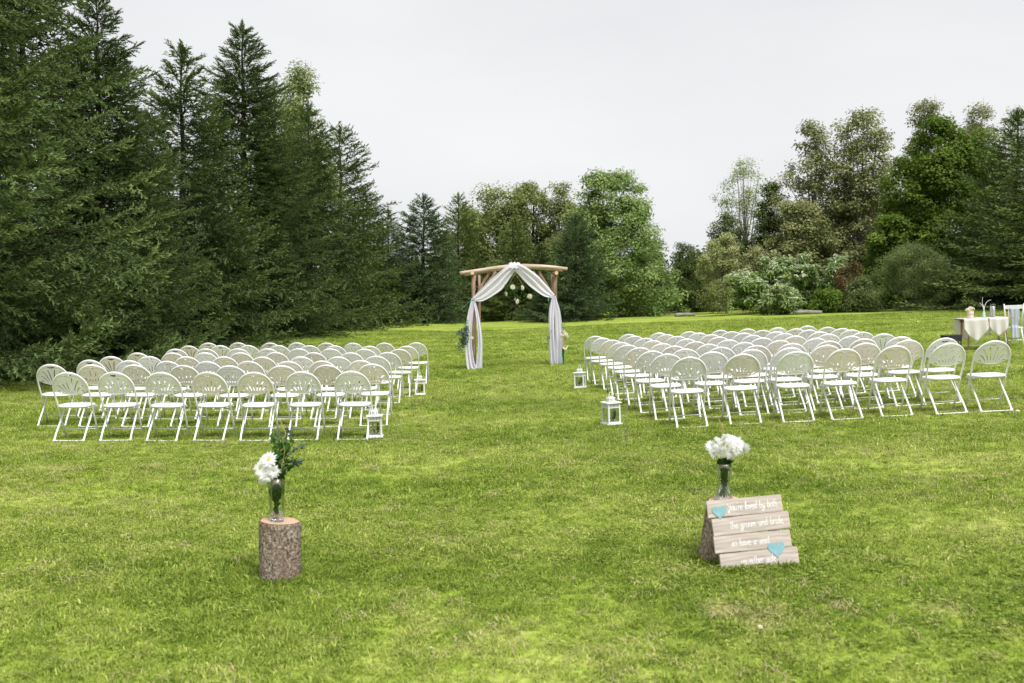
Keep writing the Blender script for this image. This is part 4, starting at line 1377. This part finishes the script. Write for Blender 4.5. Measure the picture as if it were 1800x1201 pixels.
# right: waisted vase
wx, wy, wz = SRX - .008, SRY - .01, zr + .006
glass_vase([(.0, .0), (.050, 0), (.055, .004), (.055, .010), (.048, .05), (.040, .085), (.036, .094), (.040, .100), (.036, .106), (.040, .14), (.048, .19), (.054, .232), (.051, .232), (.045, .19), (.037, .14), (.033, .106), (.033, .094), (.045, .05), (.050, .018), (.0, .016)], (wx, wy, wz), 'waisted clear glass vase standing on the flared stump behind the sign')
bq2 = empty('flower_bouquet', (wx, wy, wz))
tag(bq2, 'domed bouquet of white daisies in the waisted vase above the painted sign', 'bouquet')
sb = MB()
for k in range(16):
    a = gg.uniform(0, 6.28); r0, r1 = gg.uniform(.015, .042), gg.uniform(.01, .04)
    sb.tube([(r0 * math.cos(a + 3), r0 * math.sin(a + 3), .02), (.006 * math.cos(a), .006 * math.sin(a), .10), (r1 * math.cos(a), r1 * math.sin(a), .25)], .0027, 5)
sb.build('stems', M['stem'], bq2)['kind'] = 'stuff'
leaf_sprays('dark_foliage', [[(0, 0, .10), (.010 * math.cos(k * 1.3), .010 * math.sin(k * 1.3), .16), (.036 * math.cos(k * 1.1), .036 * math.sin(k * 1.1), .245)] for k in range(18)], M['leaf_dark'], bq2, 11, .032, 15, .5, .3)
def rpv(px, py, dy=0.0):
    d = wy + dy
    return Vector((X(px, d) - wx, dy, Z(py, d) - wz))
fl = [(1250, 785, .0), (1253, 796, -.03), (1260, 779, -.02), (1266, 793, -.07), (1272, 772, .0), (1279, 785, -.09), (1287, 774, -.02), (1293, 790, -.07),
      (1301, 780, -.01), (1306, 789, -.02), (1258, 788, -.06), (1269, 781, -.05), (1283, 777, -.06), (1297, 782, -.06), (1262, 776, .05), (1280, 771, .05), (1296, 775, .05), (1276, 790, .05), (1291, 785, .03), (1283, 796, -.06)]
for k, (px, py, dy) in enumerate(fl):
    dxn = (px - 1278) / 40
    flower_mesh('daisy_head', .047 + .006 * math.sin(k * 3), 5, 21, 30 + k, bq2, M['petal'], tuple(rpv(px, py, dy)), (.75 + max(0, (py - 776) / 40) + (.25 if dy < -.05 else 0), dxn * 1.1, k), centre=(k in (5, 11)), cup=.75)
tw = MB()
tw.tube(catmull([rpv(1283, 790), rpv(1268, 762), rpv(1266, 745), rpv(1262, 738)], 6), .0017, 5)
tw.tube(catmull([rpv(1268, 764), rpv(1270, 756), rpv(1262, 742)], 5), .0016, 5)
tw.tube(catmull([rpv(1272, 764), rpv(1270, 752), rpv(1263, 736), rpv(1267, 728), rpv(1261, 716)], 6), .0016, 5)
tw.build('curly_twig', M['straw_stem'], bq2)

# ------------------------------------------------------------------ painted plank sign
sgy = GY(1331, 1000); sgx = X(1329, sgy, 1.6)
sign = empty('plank_sign', (sgx, sgy, gzf(sgx, sgy) + .004), (R(-14), R(-5.2), R(3)))
tag(sign, 'painted wooden plank sign with two turquoise hearts leaning on the flared stump', 'sign')
PH, PT = .1035, .018
offs = [(.026, .478), (.0, .470), (.006, .474), (-.018, .462)]   # bottom to top
GL = {  # simple joined-up strokes: x runs 0..1, the x height is 1
 'Y': (1.1, [[(.0, 1.9), (.15, 1.2), (.5, 1.0), (.8, 1.3), (.95, 1.9)], [(.9, 1.9), (.75, .6), (.4, -.6), (.1, -.5), (.3, .1)]]),
 'o': (.8, [[(.4, 1), (.08, .7), (.1, .2), (.4, 0), (.7, .3), (.65, .8), (.4, 1), (.8, .85)]]),
 'u': (.85, [[(.05, 1), (.1, .2), (.35, 0), (.65, .3), (.7, 1)], [(.7, 1), (.7, .2), (.85, .05)]]),
 "'": (.3, [[(.15, 2.0), (.1, 1.6)]]),
 'r': (.65, [[(.1, 0), (.12, .5), (.1, 1)], [(.1, .6), (.3, .95), (.6, .95)]]),
 'e': (.75, [[(.08, .45), (.6, .6), (.55, .95), (.3, 1), (.08, .6), (.15, .15), (.4, 0), (.75, .2)]]),
 'l': (.5, [[(.05, .2), (.35, 1.2), (.3, 1.95), (.12, 1.6), (.15, .3), (.3, 0), (.5, .15)]]),
 'v': (.75, [[(.05, 1), (.3, 0), (.6, 1), (.75, .9)]]),
 'd': (.9, [[(.65, .8), (.35, 1), (.1, .5), (.3, 0), (.6, .3)], [(.68, 2), (.65, .6), (.7, .1), (.9, .1)]]),
 'b': (.8, [[(.12, 2), (.1, 1), (.12, .1), (.4, 0), (.68, .35), (.5, .85), (.15, .7)]]),
 'y': (.85, [[(.05, 1), (.12, .35), (.4, .15), (.65, .5), (.7, 1)], [(.7, 1), (.65, -.3), (.3, -.9), (.08, -.5), (.6, .05)]]),
 't': (.6, [[(.25, 1.8), (.22, .4), (.35, 0), (.6, .15)], [(0, 1.2), (.5, 1.25)]]),
 'h': (.85, [[(.12, 2), (.1, .0)], [(.1, .6), (.4, 1), (.62, .7), (.62, .1), (.85, .05)]]),
 'g': (.85, [[(.65, .85), (.35, 1), (.1, .55), (.3, .1), (.62, .35)], [(.68, 1), (.62, -.4), (.3, -.9), (.08, -.5), (.7, .1)]]),
 'm': (1.2, [[(.08, 1), (.08, 0)], [(.08, .6), (.3, 1), (.45, .7), (.45, 0)], [(.45, .6), (.7, 1), (.88, .7), (.88, .1), (1.15, .1)]]),
 'a': (.85, [[(.65, .8), (.35, 1), (.08, .5), (.3, 0), (.62, .35)], [(.66, 1), (.64, .2), (.85, .08)]]),
 'n': (.85, [[(.08, 1), (.08, 0)], [(.08, .6), (.4, 1), (.6, .7), (.6, .1), (.85, .08)]]),
 'i': (.4, [[(.12, 1), (.12, .1), (.4, .1)], [(.12, 1.5), (.15, 1.55)]]),
 's': (.7, [[(.05, .1), (.4, 1), (.55, .4), (.35, 0), (.1, .1)], [(.4, 1), (.6, .85)]]),
 ',': (.4, [[(.15, .1), (.08, -.35)]]),
 ' ': (.75, []),
}
def lettering(text, x0, x1, z0, xh, parent):
    adv = sum(GL[c][0] for c in text)
    k = (x1 - x0) / adv
    mb = MB(); x = x0
    for c in text:
        w, st = GL[c]
        for s_ in st:
            P = catmull([(x + p[0] * k + .10 * p[1] * xh, -PT / 2 - .0016, z0 + p[1] * xh) for p in s_], 4)
            V = []
            for i, p in enumerate(P):
                d = (P[min(i + 1, len(P) - 1)] - P[max(i - 1, 0)])
                nn = Vector((-d.z, 0, d.x))
                if nn.length < 1e-9: nn = Vector((1, 0, 0))
                nn.normalize()
                hw = .0017
                V += [p - nn * hw, p + nn * hw]
            b = len(mb.v)
            mb.v += [tuple(v) for v in V]
            for i in range(len(P) - 1): mb.f.append((b + 2 * i, b + 2 * i + 1, b + 2 * i + 3, b + 2 * i + 2))
        x += w * k
    return mb.build('lettering', M['paint_white'], parent)
texts = ['on either side', 'so have a seat', 'the groom and bride,', "You're loved by both"]
tr_ = [(-.115, .100), (-.132, .105), (-.131, .205), (-.106, .203)]
for i in range(4):
    xo, w = offs[i]
    z = PH * (i + .5) + .004 * i
    mb = MB(); mb.box((0, 0, 0), (w, PT, PH))
    p = mb.build('plank', M['board'], sign, bevel=.002)
    p.location = (xo, [.0, .002, -.001, .001][i], z)
    p.rotation_euler = (0, R([.0, .7, -.5, .5][i]), 0)
    c = MB(); c.box((0, 0, 0), (.0025, PT * .9, PH * .95))
    q = c.build('sawn_edge', M['board_cut'], p); q.location = (w / 2 + .0015, 0, 0)
    a, b = tr_[i]
    lettering(texts[i], a, b, -.018 if i else -.022, .0235, p)
for (hx, hz, sz) in ((-.176, PH * 3.45, .045), (.140, PH * .98, .052)):
    V = [(0, 0, 0)]
    for k in range(40):
        t = 2 * PI * k / 40
        V.append((sz * math.sin(t) ** 3, 0, sz * (13 * math.cos(t) - 5 * math.cos(2 * t) - 2 * math.cos(3 * t) - math.cos(4 * t)) / 15.5))
    n = len(V)
    V2 = V + [(a, .0012, c) for a, b, c in V]
    F = [(0, k, k % 40 + 1) for k in range(1, 41)] + [(k, n + k, n + k % 40 + 1, k % 40 + 1) for k in range(1, 41)]
    o = mesh_from('heart', V2, F, M['paint_blue'], sign, loc=(hx, -PT / 2 - .0035, hz))
for bx in (-.13, .14):
    mb = MB(); mb.box((bx, PT / 2 + .014, PH * 2 + .006), (.05, .02, PH * 3.9))
    mb.build('batten', M['board'], sign)

# ------------------------------------------------------------------ lanterns
def make_lantern():
    root = empty('lantern')
    W = .165
    b = MB(); b.box((0, 0, .009), (W + .03, W + .03, .018)); b.box((0, 0, .026), (W, W, .016))
    b.build('base', M['lantern'], root, bevel=.002)
    for sx in (-1, 1):
        for sy in (-1, 1):
            p = MB(); p.box((sx * (W / 2 - .009), sy * (W / 2 - .009), .145), (.018, .018, .222))
            p.build('corner_post', M['lantern'], root)
    top = MB()
    for s_ in (-1, 1):
        top.box((0, s_ * (W / 2 - .006), .206), (W - .036, .010, .008)); top.box((s_ * (W / 2 - .006), 0, .206), (.010, W - .036, .008))
        for k in range(7):
            o = -.054 + .018 * k
            top.box((o, s_ * (W / 2 - .007), .231), (.008, .007, .042)); top.box((s_ * (W / 2 - .007), o, .231), (.007, .008, .042))
    top.build('slatted_frieze', M['lantern'], root)
    r = MB(); r.box((0, 0, .263), (W + .03, W + .03, .014))
    r.build('roof', M['lantern'], root, bevel=.002)
    c = MB()
    for s_ in (-1, 1):
        for k in range(5):
            o = -.032 + .016 * k
            c.box((o, s_ * .037, .292), (.007, .006, .042)); c.box((s_ * .037, o * .99, .292), (.006, .0065, .042))
    c.box((0, 0, .318), (.086, .086, .010)); c.box((0, 0, .326), (.07, .07, .006))
    c.build('chimney', M['lantern'], root)
    for a in range(4):
        g_ = MB(); g_.box((0, 0, 0), (W - .037, .002, .168))
        q = g_.build('pane', M['glass'], root)
        q.location = (math.sin(a * PI / 2) * (W / 2 - .008), -math.cos(a * PI / 2) * (W / 2 - .008), .118); q.rotation_euler = (0, 0, a * PI / 2)
    h = MB()
    h.tube([(.024 * math.cos(t), 0, .328 + .060 * math.sin(t)) for t in np.linspace(0, PI, 14)], .0035, 6)
    h.build('handle', M['lantern'], root, smooth=True)
    return root
lan = make_lantern()
def sprig_bunch(x, y, z, seed, label):
    g = np.random.default_rng(seed)
    e = empty('evergreen_sprig', (x, y, z)); e.scale = (1, 1, 1)
    O, D, S = [], [], []
    for k in range(46):
        t = k / 46
        a = g.uniform(0, 6.28)
        O.append((.016 * math.cos(a) * (1 - t) + .030 * t - .015, .016 * math.sin(a), .01 + .13 * t))
        D.append((math.cos(a) * .8 + .3, math.sin(a) * .8, .9))
        S.append(g.uniform(.05, .07) * (1 - .4 * t))
    O, D, S = np.array(O), np.array(D), np.array(S)
    tv, tf = sprig_template(8, 3)
    W, FF = place_template(tv, tf, O, D, np.tile([.1, 1, 0], (len(O), 1)), S)
    me = fast_mesh('needles', W, FF, M['spruce_inside'], tint=np.repeat(g.uniform(0, 1, len(O)), len(tv)))
    link(bpy.data.objects.new('needles', me), e)
    tag(e, label, 'greenery', 'evergreen sprigs in the lanterns')
M['spruce_inside'] = leaf_mat('evergreen_sprig', (0.015, 0.028, 0.014), (0.045, 0.07, 0.03), 0.1)
def candle(x, y, z, label):
    mb = MB(); mb.lathe([(.0, 0), (.016, 0), (.016, .095), (.013, .098), (.0, .096)], 14)
    o = mb.build('candle', M['candle'], smooth=True); o.location = (x, y, z)
    w = MB(); w.tube([(0, 0, .095), (.001, 0, .106)], .001, 4); w.build('wick', M['dark_lid'], o)
    tag(o, label, 'candle', 'candles in the lanterns')
LAN = [(659, 774, 4, 'white slatted lantern on the grass beside the last-row aisle chair, spruce side'),
       (738, 698, 6, 'smaller-looking white lantern farther up the aisle, spruce side, by the fifth row'),
       (1075, 751, 24, 'white slatted lantern turned cornerwise at the aisle, signing table side'),
       (1020.5, 686, -18, 'white lantern farther up the aisle on the signing table side')]
WH = ['last-row lantern on the spruce side', 'farther lantern on the spruce side', 'cornerwise-turned lantern', 'farther lantern on the signing table side']
for i, (px, py, rz, lb) in enumerate(LAN):
    o = lan if i == 0 else copy_tree(lan)
    # distance from the ground row of its foot
    d = GY(px, py - 2) + .09
    x = X(px, d); z = gzf(x, d)
    sl = (gzf(x + .25, d) - gzf(x - .25, d)) / .5
    k = [1.0, 1.0, 1.02, 1.0][i]
    o.location = (x, d, z + .012); o.rotation_euler = (0, -math.atan(sl) * .8, R(rz)); o.scale = (k * 1.06, k * 1.06, k * 1.06)
    tag(o, lb, 'lantern', 'lanterns along the aisle')
    c, s_ = math.cos(R(rz)), math.sin(R(rz))
    def loc(a, b): return x + a * c - b * s_, d + a * s_ + b * c
    a, b = loc(-.022, .015); candle(a, b, z + .048, 'white candle inside the ' + WH[i])
    a, b = loc(.018, -.022); sprig_bunch(a, b, z + .048, 60 + i, 'dark evergreen sprig inside the ' + WH[i])

# ------------------------------------------------------------------ thin wire shepherd hooks along the aisle
def hook(px, ytop, ybase, label, flip=1):
    d = GY(px, ybase)
    x = X(px, d); z = gzf(x, d); h = Z(ytop, d) - z
    pts = [(0, 0, -.05), (0, 0, h - .07)] + [(flip * (-.055 + .055 * math.cos(t)), 0, h - .07 + .07 * math.sin(t)) for t in np.linspace(.2, PI + .5, 10)]
    mb = MB(); mb.tube(pts, .0028, 5)
    o = mb.build('shepherd_hook', M['wire'], smooth=True)
    o.location = (x, d, z)
    tag(o, label, 'hook', 'thin wire shepherd hooks beside the chairs')
hook(668, 668, 772, 'thin wire hook standing right behind the last-row lantern, spruce side')
hook(723, 640, 720, 'thin wire hook beside the aisle chairs between the two spruce-side lanterns')
hook(769, 614, 662, 'thin wire hook past the front-row aisle chair, spruce side')
hook(1012, 606, 652, 'thin wire hook with curled end before the front row, signing table side', -1)
hook(1032, 636, 690, 'thin wire hook beside the farther lantern, signing table side')
hook(1102, 690, 790, 'thin wire hook in front of the cornerwise-turned lantern')

# ------------------------------------------------------------------ wreath and flowers on the arch
WD = 24.9
wr = empty('hanging_wreath', (X(909, WD), WD, Z(517, WD)))
tag(wr, 'wire heart with white dahlias and sparse greenery hanging from the arch beam', 'wreath')
def hp(px, py): return Vector((X(px, WD) - wr.location.x, 0, Z(py, WD) - wr.location.z))
rg = MB()
rg.tube(catmull([hp(909, 510), hp(902, 501), hp(892, 504), hp(888, 515), hp(896, 525), hp(910, 532), hp(924, 526), hp(932, 516), hp(926, 505), hp(917, 502), hp(909, 510)], 5), .0035, 6)
rg.build('hoop', M['stem'], wr)
st = MB(); st.tube([hp(895, 502), hp(904, 482)], .003, 5); st.tube([hp(920, 502), hp(906, 482)], .003, 5); st.build('string', M['straw_stem'], wr)
for k, (px, py) in enumerate([(901, 505), (918, 506), (889, 517), (931, 521), (910, 530), (906, 526)]):
    p = hp(px, py); p.y = -.05
    flower_mesh('dahlia', .078 if k < 5 else .05, 4, 12, 70 + k, wr, M['petal_cream'], tuple(p), (1.45, 0, k), centre=False, cup=1.1)
leaf_sprays('foliage', [[hp(900, 500), hp(893, 508), hp(888, 520)], [hp(900, 512), hp(906, 520), hp(912, 524)], [hp(915, 512), hp(922, 518), hp(929, 526)], [hp(898, 518), hp(903, 512), hp(912, 508)], [hp(890, 500), hp(888, 508)]], M['leaf_fresh'], wr, 12, .05, 33, .5, .9)

# greenery bunch on the left post
gb = empty('greenery_bunch', (X(818, 24.8), 24.8, Z(590, 24.8)))
tag(gb, 'trailing bunch of grey-green foliage hung beside the arch post on the spruce side', 'greenery')
def gp(px, py, dy=0): return Vector((X(px, 24.8 + dy) - gb.location.x, dy, Z(py, 24.8 + dy) - gb.location.z))
leaf_sprays('foliage', [[gp(822, 576), gp(812, 580), gp(806, 592)], [gp(822, 578), gp(814, 588), gp(810, 604), gp(807, 621)], [gp(822, 580), gp(818, 592), gp(815, 606)], [gp(822, 582), gp(811, 596), gp(808, 610)], [gp(821, 584), gp(817, 600), gp(812, 612)], [gp(820, 578), gp(808, 584), gp(803, 590)], [gp(822, 590), gp(819, 602), gp(816, 608)]], M['eucalyptus'], gb, 15, .055, 41, .6, .9)
leaf_sprays('dark_foliage', [[gp(822, 576), gp(813, 584), gp(811, 600)], [gp(822, 584), gp(815, 598), gp(809, 616)], [gp(820, 590), gp(816, 596), gp(813, 606)]], M['leaf_dark'], gb, 15, .055, 42, .6, .9)
leaf_sprays('fresh_foliage', [[gp(822, 582), gp(818, 572), gp(814, 566)], [gp(822, 580), gp(820, 570), gp(821, 562)]], M['leaf_fresh'], gb, 8, .045, 43, .5, .7)
flower_mesh('rose', .045, 4, 9, 90, gb, M['petal_cream'], tuple(gp(830, 594, -.12)), (1.4, 0, 0), centre=False, cup=1.2)

# white flowers with ribbon on the right post
rb = empty('flower_posy', (X(992, 24.7), 24.7, Z(590, 24.7)))
tag(rb, 'white flower posy hung on the arch post nearest the signing table', 'bouquet')
def bp_(px, py, dy=0): return Vector((X(px, 24.7 + dy) - rb.location.x, dy, Z(py, 24.7 + dy) - rb.location.z))
for k, (px, py) in enumerate([(990, 588), (995, 588), (997, 592), (986, 592), (992, 584)]):
    flower_mesh('dahlia', .07, 4, 12, 95 + k, rb, M['petal_cream'], tuple(bp_(px, py, -.03 * (k % 3))), (1.3, .3 * (k - 2), k), centre=False, cup=1.1)
leaf_sprays('pale_foliage', [[bp_(988, 586), bp_(987, 578), bp_(989, 570)], [bp_(990, 586), bp_(992, 576), bp_(992, 567)]], M['eucalyptus'], rb, 8, .04, 96, .4, .6)
s_ = MB()
for k in range(5): s_.tube([bp_(989 + k * 1.3, 590), bp_(990.5 + k * .9, 612)], .006, 5)
s_.build('stems', M['straw_stem'], rb)['kind'] = 'stuff'
cr_ = MB(); cr_.tube(catmull([bp_(989, 611, -.03), bp_(994, 614, -.03), bp_(999, 607, -.03)], 5), [.012, .018, .022, .026, .028, .026, .024, .020, .014, .010, .005], 7)
cr_.build('bow', M['petal_cream'], rb, smooth=True)
ribbon([WP(990, 612, 24.7), WP(989.5, 622, 24.7), WP(990.5, 632, 24.7), WP(990, 641, 24.7)], .075, M['ribbon_green'], 'deep green ribbon hanging below the posy on the arch post', .35)
eb = empty('eucalyptus_sprig', (X(962, 24.85), 24.85, Z(600, 24.85)))
tag(eb, 'thin grey-green sprig trailing from the inner side of the arch post by the posy', 'greenery')
def ep(px, py): return Vector((X(px, 24.85) - eb.location.x, 0, Z(py, 24.85) - eb.location.z))
leaf_sprays('foliage', [[ep(968, 590), ep(963, 598), ep(960, 611)], [ep(968, 580), ep(966, 590), ep(963, 597)]], M['eucalyptus'], eb, 8, .04, 51, .5, .8)

# ------------------------------------------------------------------ signing table
TD = 22.6
tx = X(1730, TD); tz = gzf(tx, TD)
slope_t = math.atan(.045)
table = empty('signing_table', (tx, TD, tz), (0, -slope_t, R(-4)))
tag(table, 'small wooden signing table with pinkish legs on the rising lawn', 'table')
TW, TDp, TH = 1.08, .60, .72
t_ = MB(); t_.box((0, 0, TH - .014), (TW, TDp, .028)); t_.build('tabletop', M['table_wood'], table, bevel=.004)
for sx in (-1, 1):
    for sy in (-1, 1):
        l = MB(); l.tube([(sx * (TW / 2 - .14), sy * (TDp / 2 - .08), TH - .03), (sx * (TW / 2 - .13), sy * (TDp / 2 - .08), TH * .55), (sx * (TW / 2 - .10), sy * (TDp / 2 - .07), 0)], [.028, .022, .017], 8)
        l.build('leg', M['table_wood'], table, smooth=True)
a = MB(); a.box((0, -TDp / 2 + .06, TH - .06), (TW - .2, .018, .06)); a.box((0, TDp / 2 - .06, TH - .06), (TW - .2, .018, .06)); a.build('apron', M['table_wood'], table)
st = MB(); st.box((0, 0, .10), (TW - .24, .03, .022)); st.build('stretcher', M['twig_white'], table)

def draped_cloth(name, x0, x1, parent_m, hang_front, hang_side, label, seed):
    g = np.random.default_rng(seed)
    V, F = [], []
    nx_, ny_ = 30, 34
    yf, yb = -TDp / 2 - .008, TDp / 2 + .008
    tot = (yb - yf) + 2 * hang_front
    for j in range(ny_):
        for i in range(nx_):
            u = i / (nx_ - 1); v = j / (ny_ - 1)
            x = x0 + (x1 - x0) * u
            s_ = -hang_front + tot * v
            taper = 1 - .55 * abs(2 * u - 1) ** 1.4          # corner-hung cloth: longer in the middle
            if s_ < 0: y, z = yf - .012 - .03 * math.sin(9 * u * PI * .5 + seed) * (-s_ / hang_front), TH + .003 + s_ * taper
            elif s_ > yb - yf: y, z = yb + .012 + .03 * math.sin(8 * u + seed) * ((s_ - (yb - yf)) / hang_front), TH + .003 - (s_ - (yb - yf)) * taper
            else: y, z = yf + s_, TH + .003
            V.append((x, y, z + .0015 * math.sin(7 * u + 9 * v)))
    for j in range(ny_ - 1):
        for i in range(nx_ - 1):
            F.append((j * nx_ + i, j * nx_ + i + 1, (j + 1) * nx_ + i + 1, (j + 1) * nx_ + i))
    o = mesh_from(name, V, F, M['runner'], smooth=True)
    o.matrix_world = parent_m
    md = o.modifiers.new('thickness', 'SOLIDIFY'); md.thickness = .002; md.offset = 1
    return tag(o, label, 'tablecloth')
tm_ = Matrix.Translation(table.location) @ Euler(table.rotation_euler).to_matrix().to_4x4()
draped_cloth('table_runner', -TW / 2 - .01, -.02, tm_, .52, 0, 'ivory cloth hanging deep over the table end nearest the folding chairs', 1)
draped_cloth('table_runner', .0, .42, tm_, .42, 0, 'second ivory cloth draped over the table end by the white chair', 2)

def on_table(a, b): return tm_ @ Vector((a, b, TH + .006))
# wrapped jar with white flowers
p = on_table(-.31, -.05)
j = empty('flower_jar', tuple(p)); tag(j, 'jar wrapped in blush burlap on the signing table', 'jar')
m_ = MB(); m_.lathe([(.0, 0), (.066, 0), (.070, .01), (.072, .12), (.066, .165), (.058, .185), (.054, .185), (.0, .16)], 20); m_.build('jar_body', M['jar_pink'], j, smooth=True)
m_ = MB(); m_.tube([(.074 * math.cos(t), .074 * math.sin(t), .09) for t in np.linspace(0, 2 * PI, 20)], .006, 6); m_.build('twine', M['straw_stem'], j)
f_ = empty('flower_posy', tuple(p)); tag(f_, 'small cluster of white flowers in the burlap-wrapped jar', 'bouquet')
for k, (a_, b_, c_) in enumerate([(-.05, -.04, .20), (.0, -.05, .22), (.045, -.03, .21), (-.075, 0, .185), (.0, .03, .24), (.03, .03, .225)]):
    flower_mesh('flower_head', .05, 3, 12, 120 + k, f_, M['petal_cream'], (a_, b_, c_), (.9, a_ * 8, k), centre=False, cup=.9)
flower_mesh('dark_flower', .026, 3, 9, 130, f_, M['dark_lid'], (.03, -.075, .195), (1.3, 0, 0), centre=False, cup=.9)
# mint bottle with white twigs
p = on_table(.0, -.02)
b_ = MB(); b_.lathe([(.0, 0), (.034, 0), (.036, .01), (.034, .08), (.018, .14), (.014, .19), (.017, .195), (.012, .195), (.0, .19)], 18)
o = b_.build('glass_bottle', M['mint'], smooth=True); o.location = p; tag(o, 'slim mint green bottle in the middle of the signing table', 'bottle')
tw = empty('twig_spray', tuple(p)); tag(tw, 'white painted forked twigs standing in the mint bottle', 'twigs')
for pts in ([(0, 0, .12), (-.005, 0, .24), (-.04, 0, .33), (-.035, 0, .46)], [(0, 0, .12), (.02, 0, .27), (.08, 0, .37), (.16, 0, .40)], [(0, 0, .14), (-.03, 0, .26), (-.10, 0, .33)]):
    m_ = MB(); m_.tube(catmull(pts, 4), [.008 - .0004 * i for i in range(4 * (len(pts) - 1) + 1)], 6); m_.build('twig', M['twig_white'], tw, smooth=True)
# hurricane candle
p = on_table(.19, -.02)
o = empty('hurricane_candle', tuple(p)); tag(o, 'white pillar candle under a tall glass sleeve with a dark rim on the table', 'candle')
m_ = MB(); m_.lathe([(.0, 0), (.048, 0), (.05, .004), (.05, .235), (.046, .24), (.0, .236)], 20); m_.build('wax', M['candle'], o, smooth=True)
m_ = MB(); m_.lathe([(.056, .0), (.056, .27), (.053, .27), (.053, .0)], 20); m_.build('glass_sleeve', M['glass'], o, smooth=True)
m_ = MB(); m_.lathe([(.057, .255), (.057, .30), (.050, .30), (.050, .255)], 20); m_.build('dark_rim', M['dark_lid'], o, smooth=True)

# black case on its stand behind the last chairs
cx_ = X(1668, 21.9); cz_ = gzf(cx_, 21.9)
o = empty('equipment_case', (cx_ + .06, 21.9, cz_), (0, -.045, R(6))); tag(o, 'black case on thin folding legs beside the signing table', 'case')
m_ = MB(); m_.box((0, 0, .34), (.36, .26, .12)); m_.build('case_body', M['black_case'], o, bevel=.008)
m_ = MB(); m_.box((0, 0, .407), (.365, .265, .014)); m_.build('lid', M['black_case'], o, bevel=.003)
for sx in (-1, 1):
    m_ = MB(); m_.tube([(sx * .14, .1, .29), (sx * .14, -.12, 0)], .009, 6); m_.build('leg', M['black_case'], o)
    m_ = MB(); m_.tube([(sx * .125, -.1, .29), (sx * .125, .12, 0)], .009, 6); m_.build('leg', M['black_case'], o)

# white wooden chair
WD2 = 22.9
hx = X(1779, WD2); hz = gzf(hx, WD2)
wc = empty('wooden_chair', (hx, WD2, hz), (0, -slope_t, R(-12)))
tag(wc, 'white painted wooden spindle-back chair standing beside the signing table', 'chair')
m_ = MB(); m_.box((0, .02, .45), (.40, .38, .03)); m_.build('seat', M['lantern'], wc, bevel=.008)
for sx in (-1, 1):
    m_ = MB(); m_.tube([(sx * .165, -.15, .44), (sx * .19, -.24, .0)], [.018, .013], 8); m_.build('leg', M['lantern'], wc, smooth=True)
    m_ = MB(); m_.tube([(sx * .165, .19, .44), (sx * .19, .24, .0)], [.018, .013], 8); m_.build('leg', M['lantern'], wc, smooth=True)
    m_ = MB(); m_.tube([(sx * .165, -.15, .46), (sx * .185, -.20, .75), (sx * .21, -.25, 1.0)], [.019, .017, .015], 8); m_.build('back_post', M['lantern'], wc, smooth=True)
m_ = MB(); m_.box((0, -.237, .925), (.385, .022, .085), Matrix.Rotation(.15, 3, 'X')); m_.build('top_rail', M['lantern'], wc, bevel=.004)
for k in range(5):
    x_ = -.11 + .055 * k
    m_ = MB(); m_.tube([(x_ * .9, -.155, .46), (x_, -.228, .895)], .0085, 6); m_.build('spindle', M['lantern'], wc, smooth=True)
for z_ in (.17,):
    m_ = MB(); m_.tube([(-.18, -.20, z_), (.18, -.20, z_)], .010, 6); m_.build('stretcher', M['lantern'], wc)
V, F = [], []
for i in range(22):
    for k in range(9):
        t = i / 21; v = k / 8 - .5
        z_ = .905 - .70 * t
        V.append((v * (.20 - .05 * math.sin(PI * t * .8)) + .01, -.262 + .075 * min(1, t * 1.6) - .012 * math.sin(14 * v) - .03 * t - (.03 if t > .6 else 0), z_))
for i in range(21):
    for k in range(8): F.append((i * 9 + k, i * 9 + k + 1, (i + 1) * 9 + k + 1, (i + 1) * 9 + k))
o = mesh_from('chair_sash', V, F, M['sash'], smooth=True)
o.matrix_world = Matrix.Translation(wc.location) @ Euler(wc.rotation_euler).to_matrix().to_4x4()
md = o.modifiers.new('thickness', 'SOLIDIFY'); md.thickness = .003
tag(o, 'pale blue sash hanging down the back of the white wooden chair', 'sash')

# ------------------------------------------------------------------ small things in the grass
def clover_head(px, py, r, label, mat='petal_cream', nm='clover_flower', cat='flower'):
    d = GY(px, py + 12)
    x = X(px, d)
    e = empty(nm, (x, d, gzf(x, d)))
    m_ = MB(); m_.tube([(0, 0, 0), (.003, 0, .045)], .0015, 5); m_.build('stem', M['stem'], e)
    flower_mesh('flower_head', r, 4, 9, int(px), e, M[mat], (0, 0, .048), (.4, .1, 0), centre=False, cup=1.3)
    tag(e, label, cat)
clover_head(1338, 1107, .014, 'single white clover head in the grass below the painted sign')
clover_head(757, 1143, .008, 'tiny white clover head low in the foreground grass beside the aisle')
clover_head(543, 887, .012, 'yellow dandelion in the grass next to the upright stump', 'yolk', 'dandelion_flower')
x = X(1771, 12.3)
m_ = MB(); m_.lathe([(.0, -.02), (.03, -.01), (.038, .015), (.03, .035), (.0, .042)], 12)
o = m_.build('stone', M['jar_pink'], smooth=True); o.location = (x, 12.05, gzf(x, 12.05) + .012); o.scale = (.7, .6, .55)
tag(o, 'small tan stone in the grass by the outermost last-row chair', 'stone')
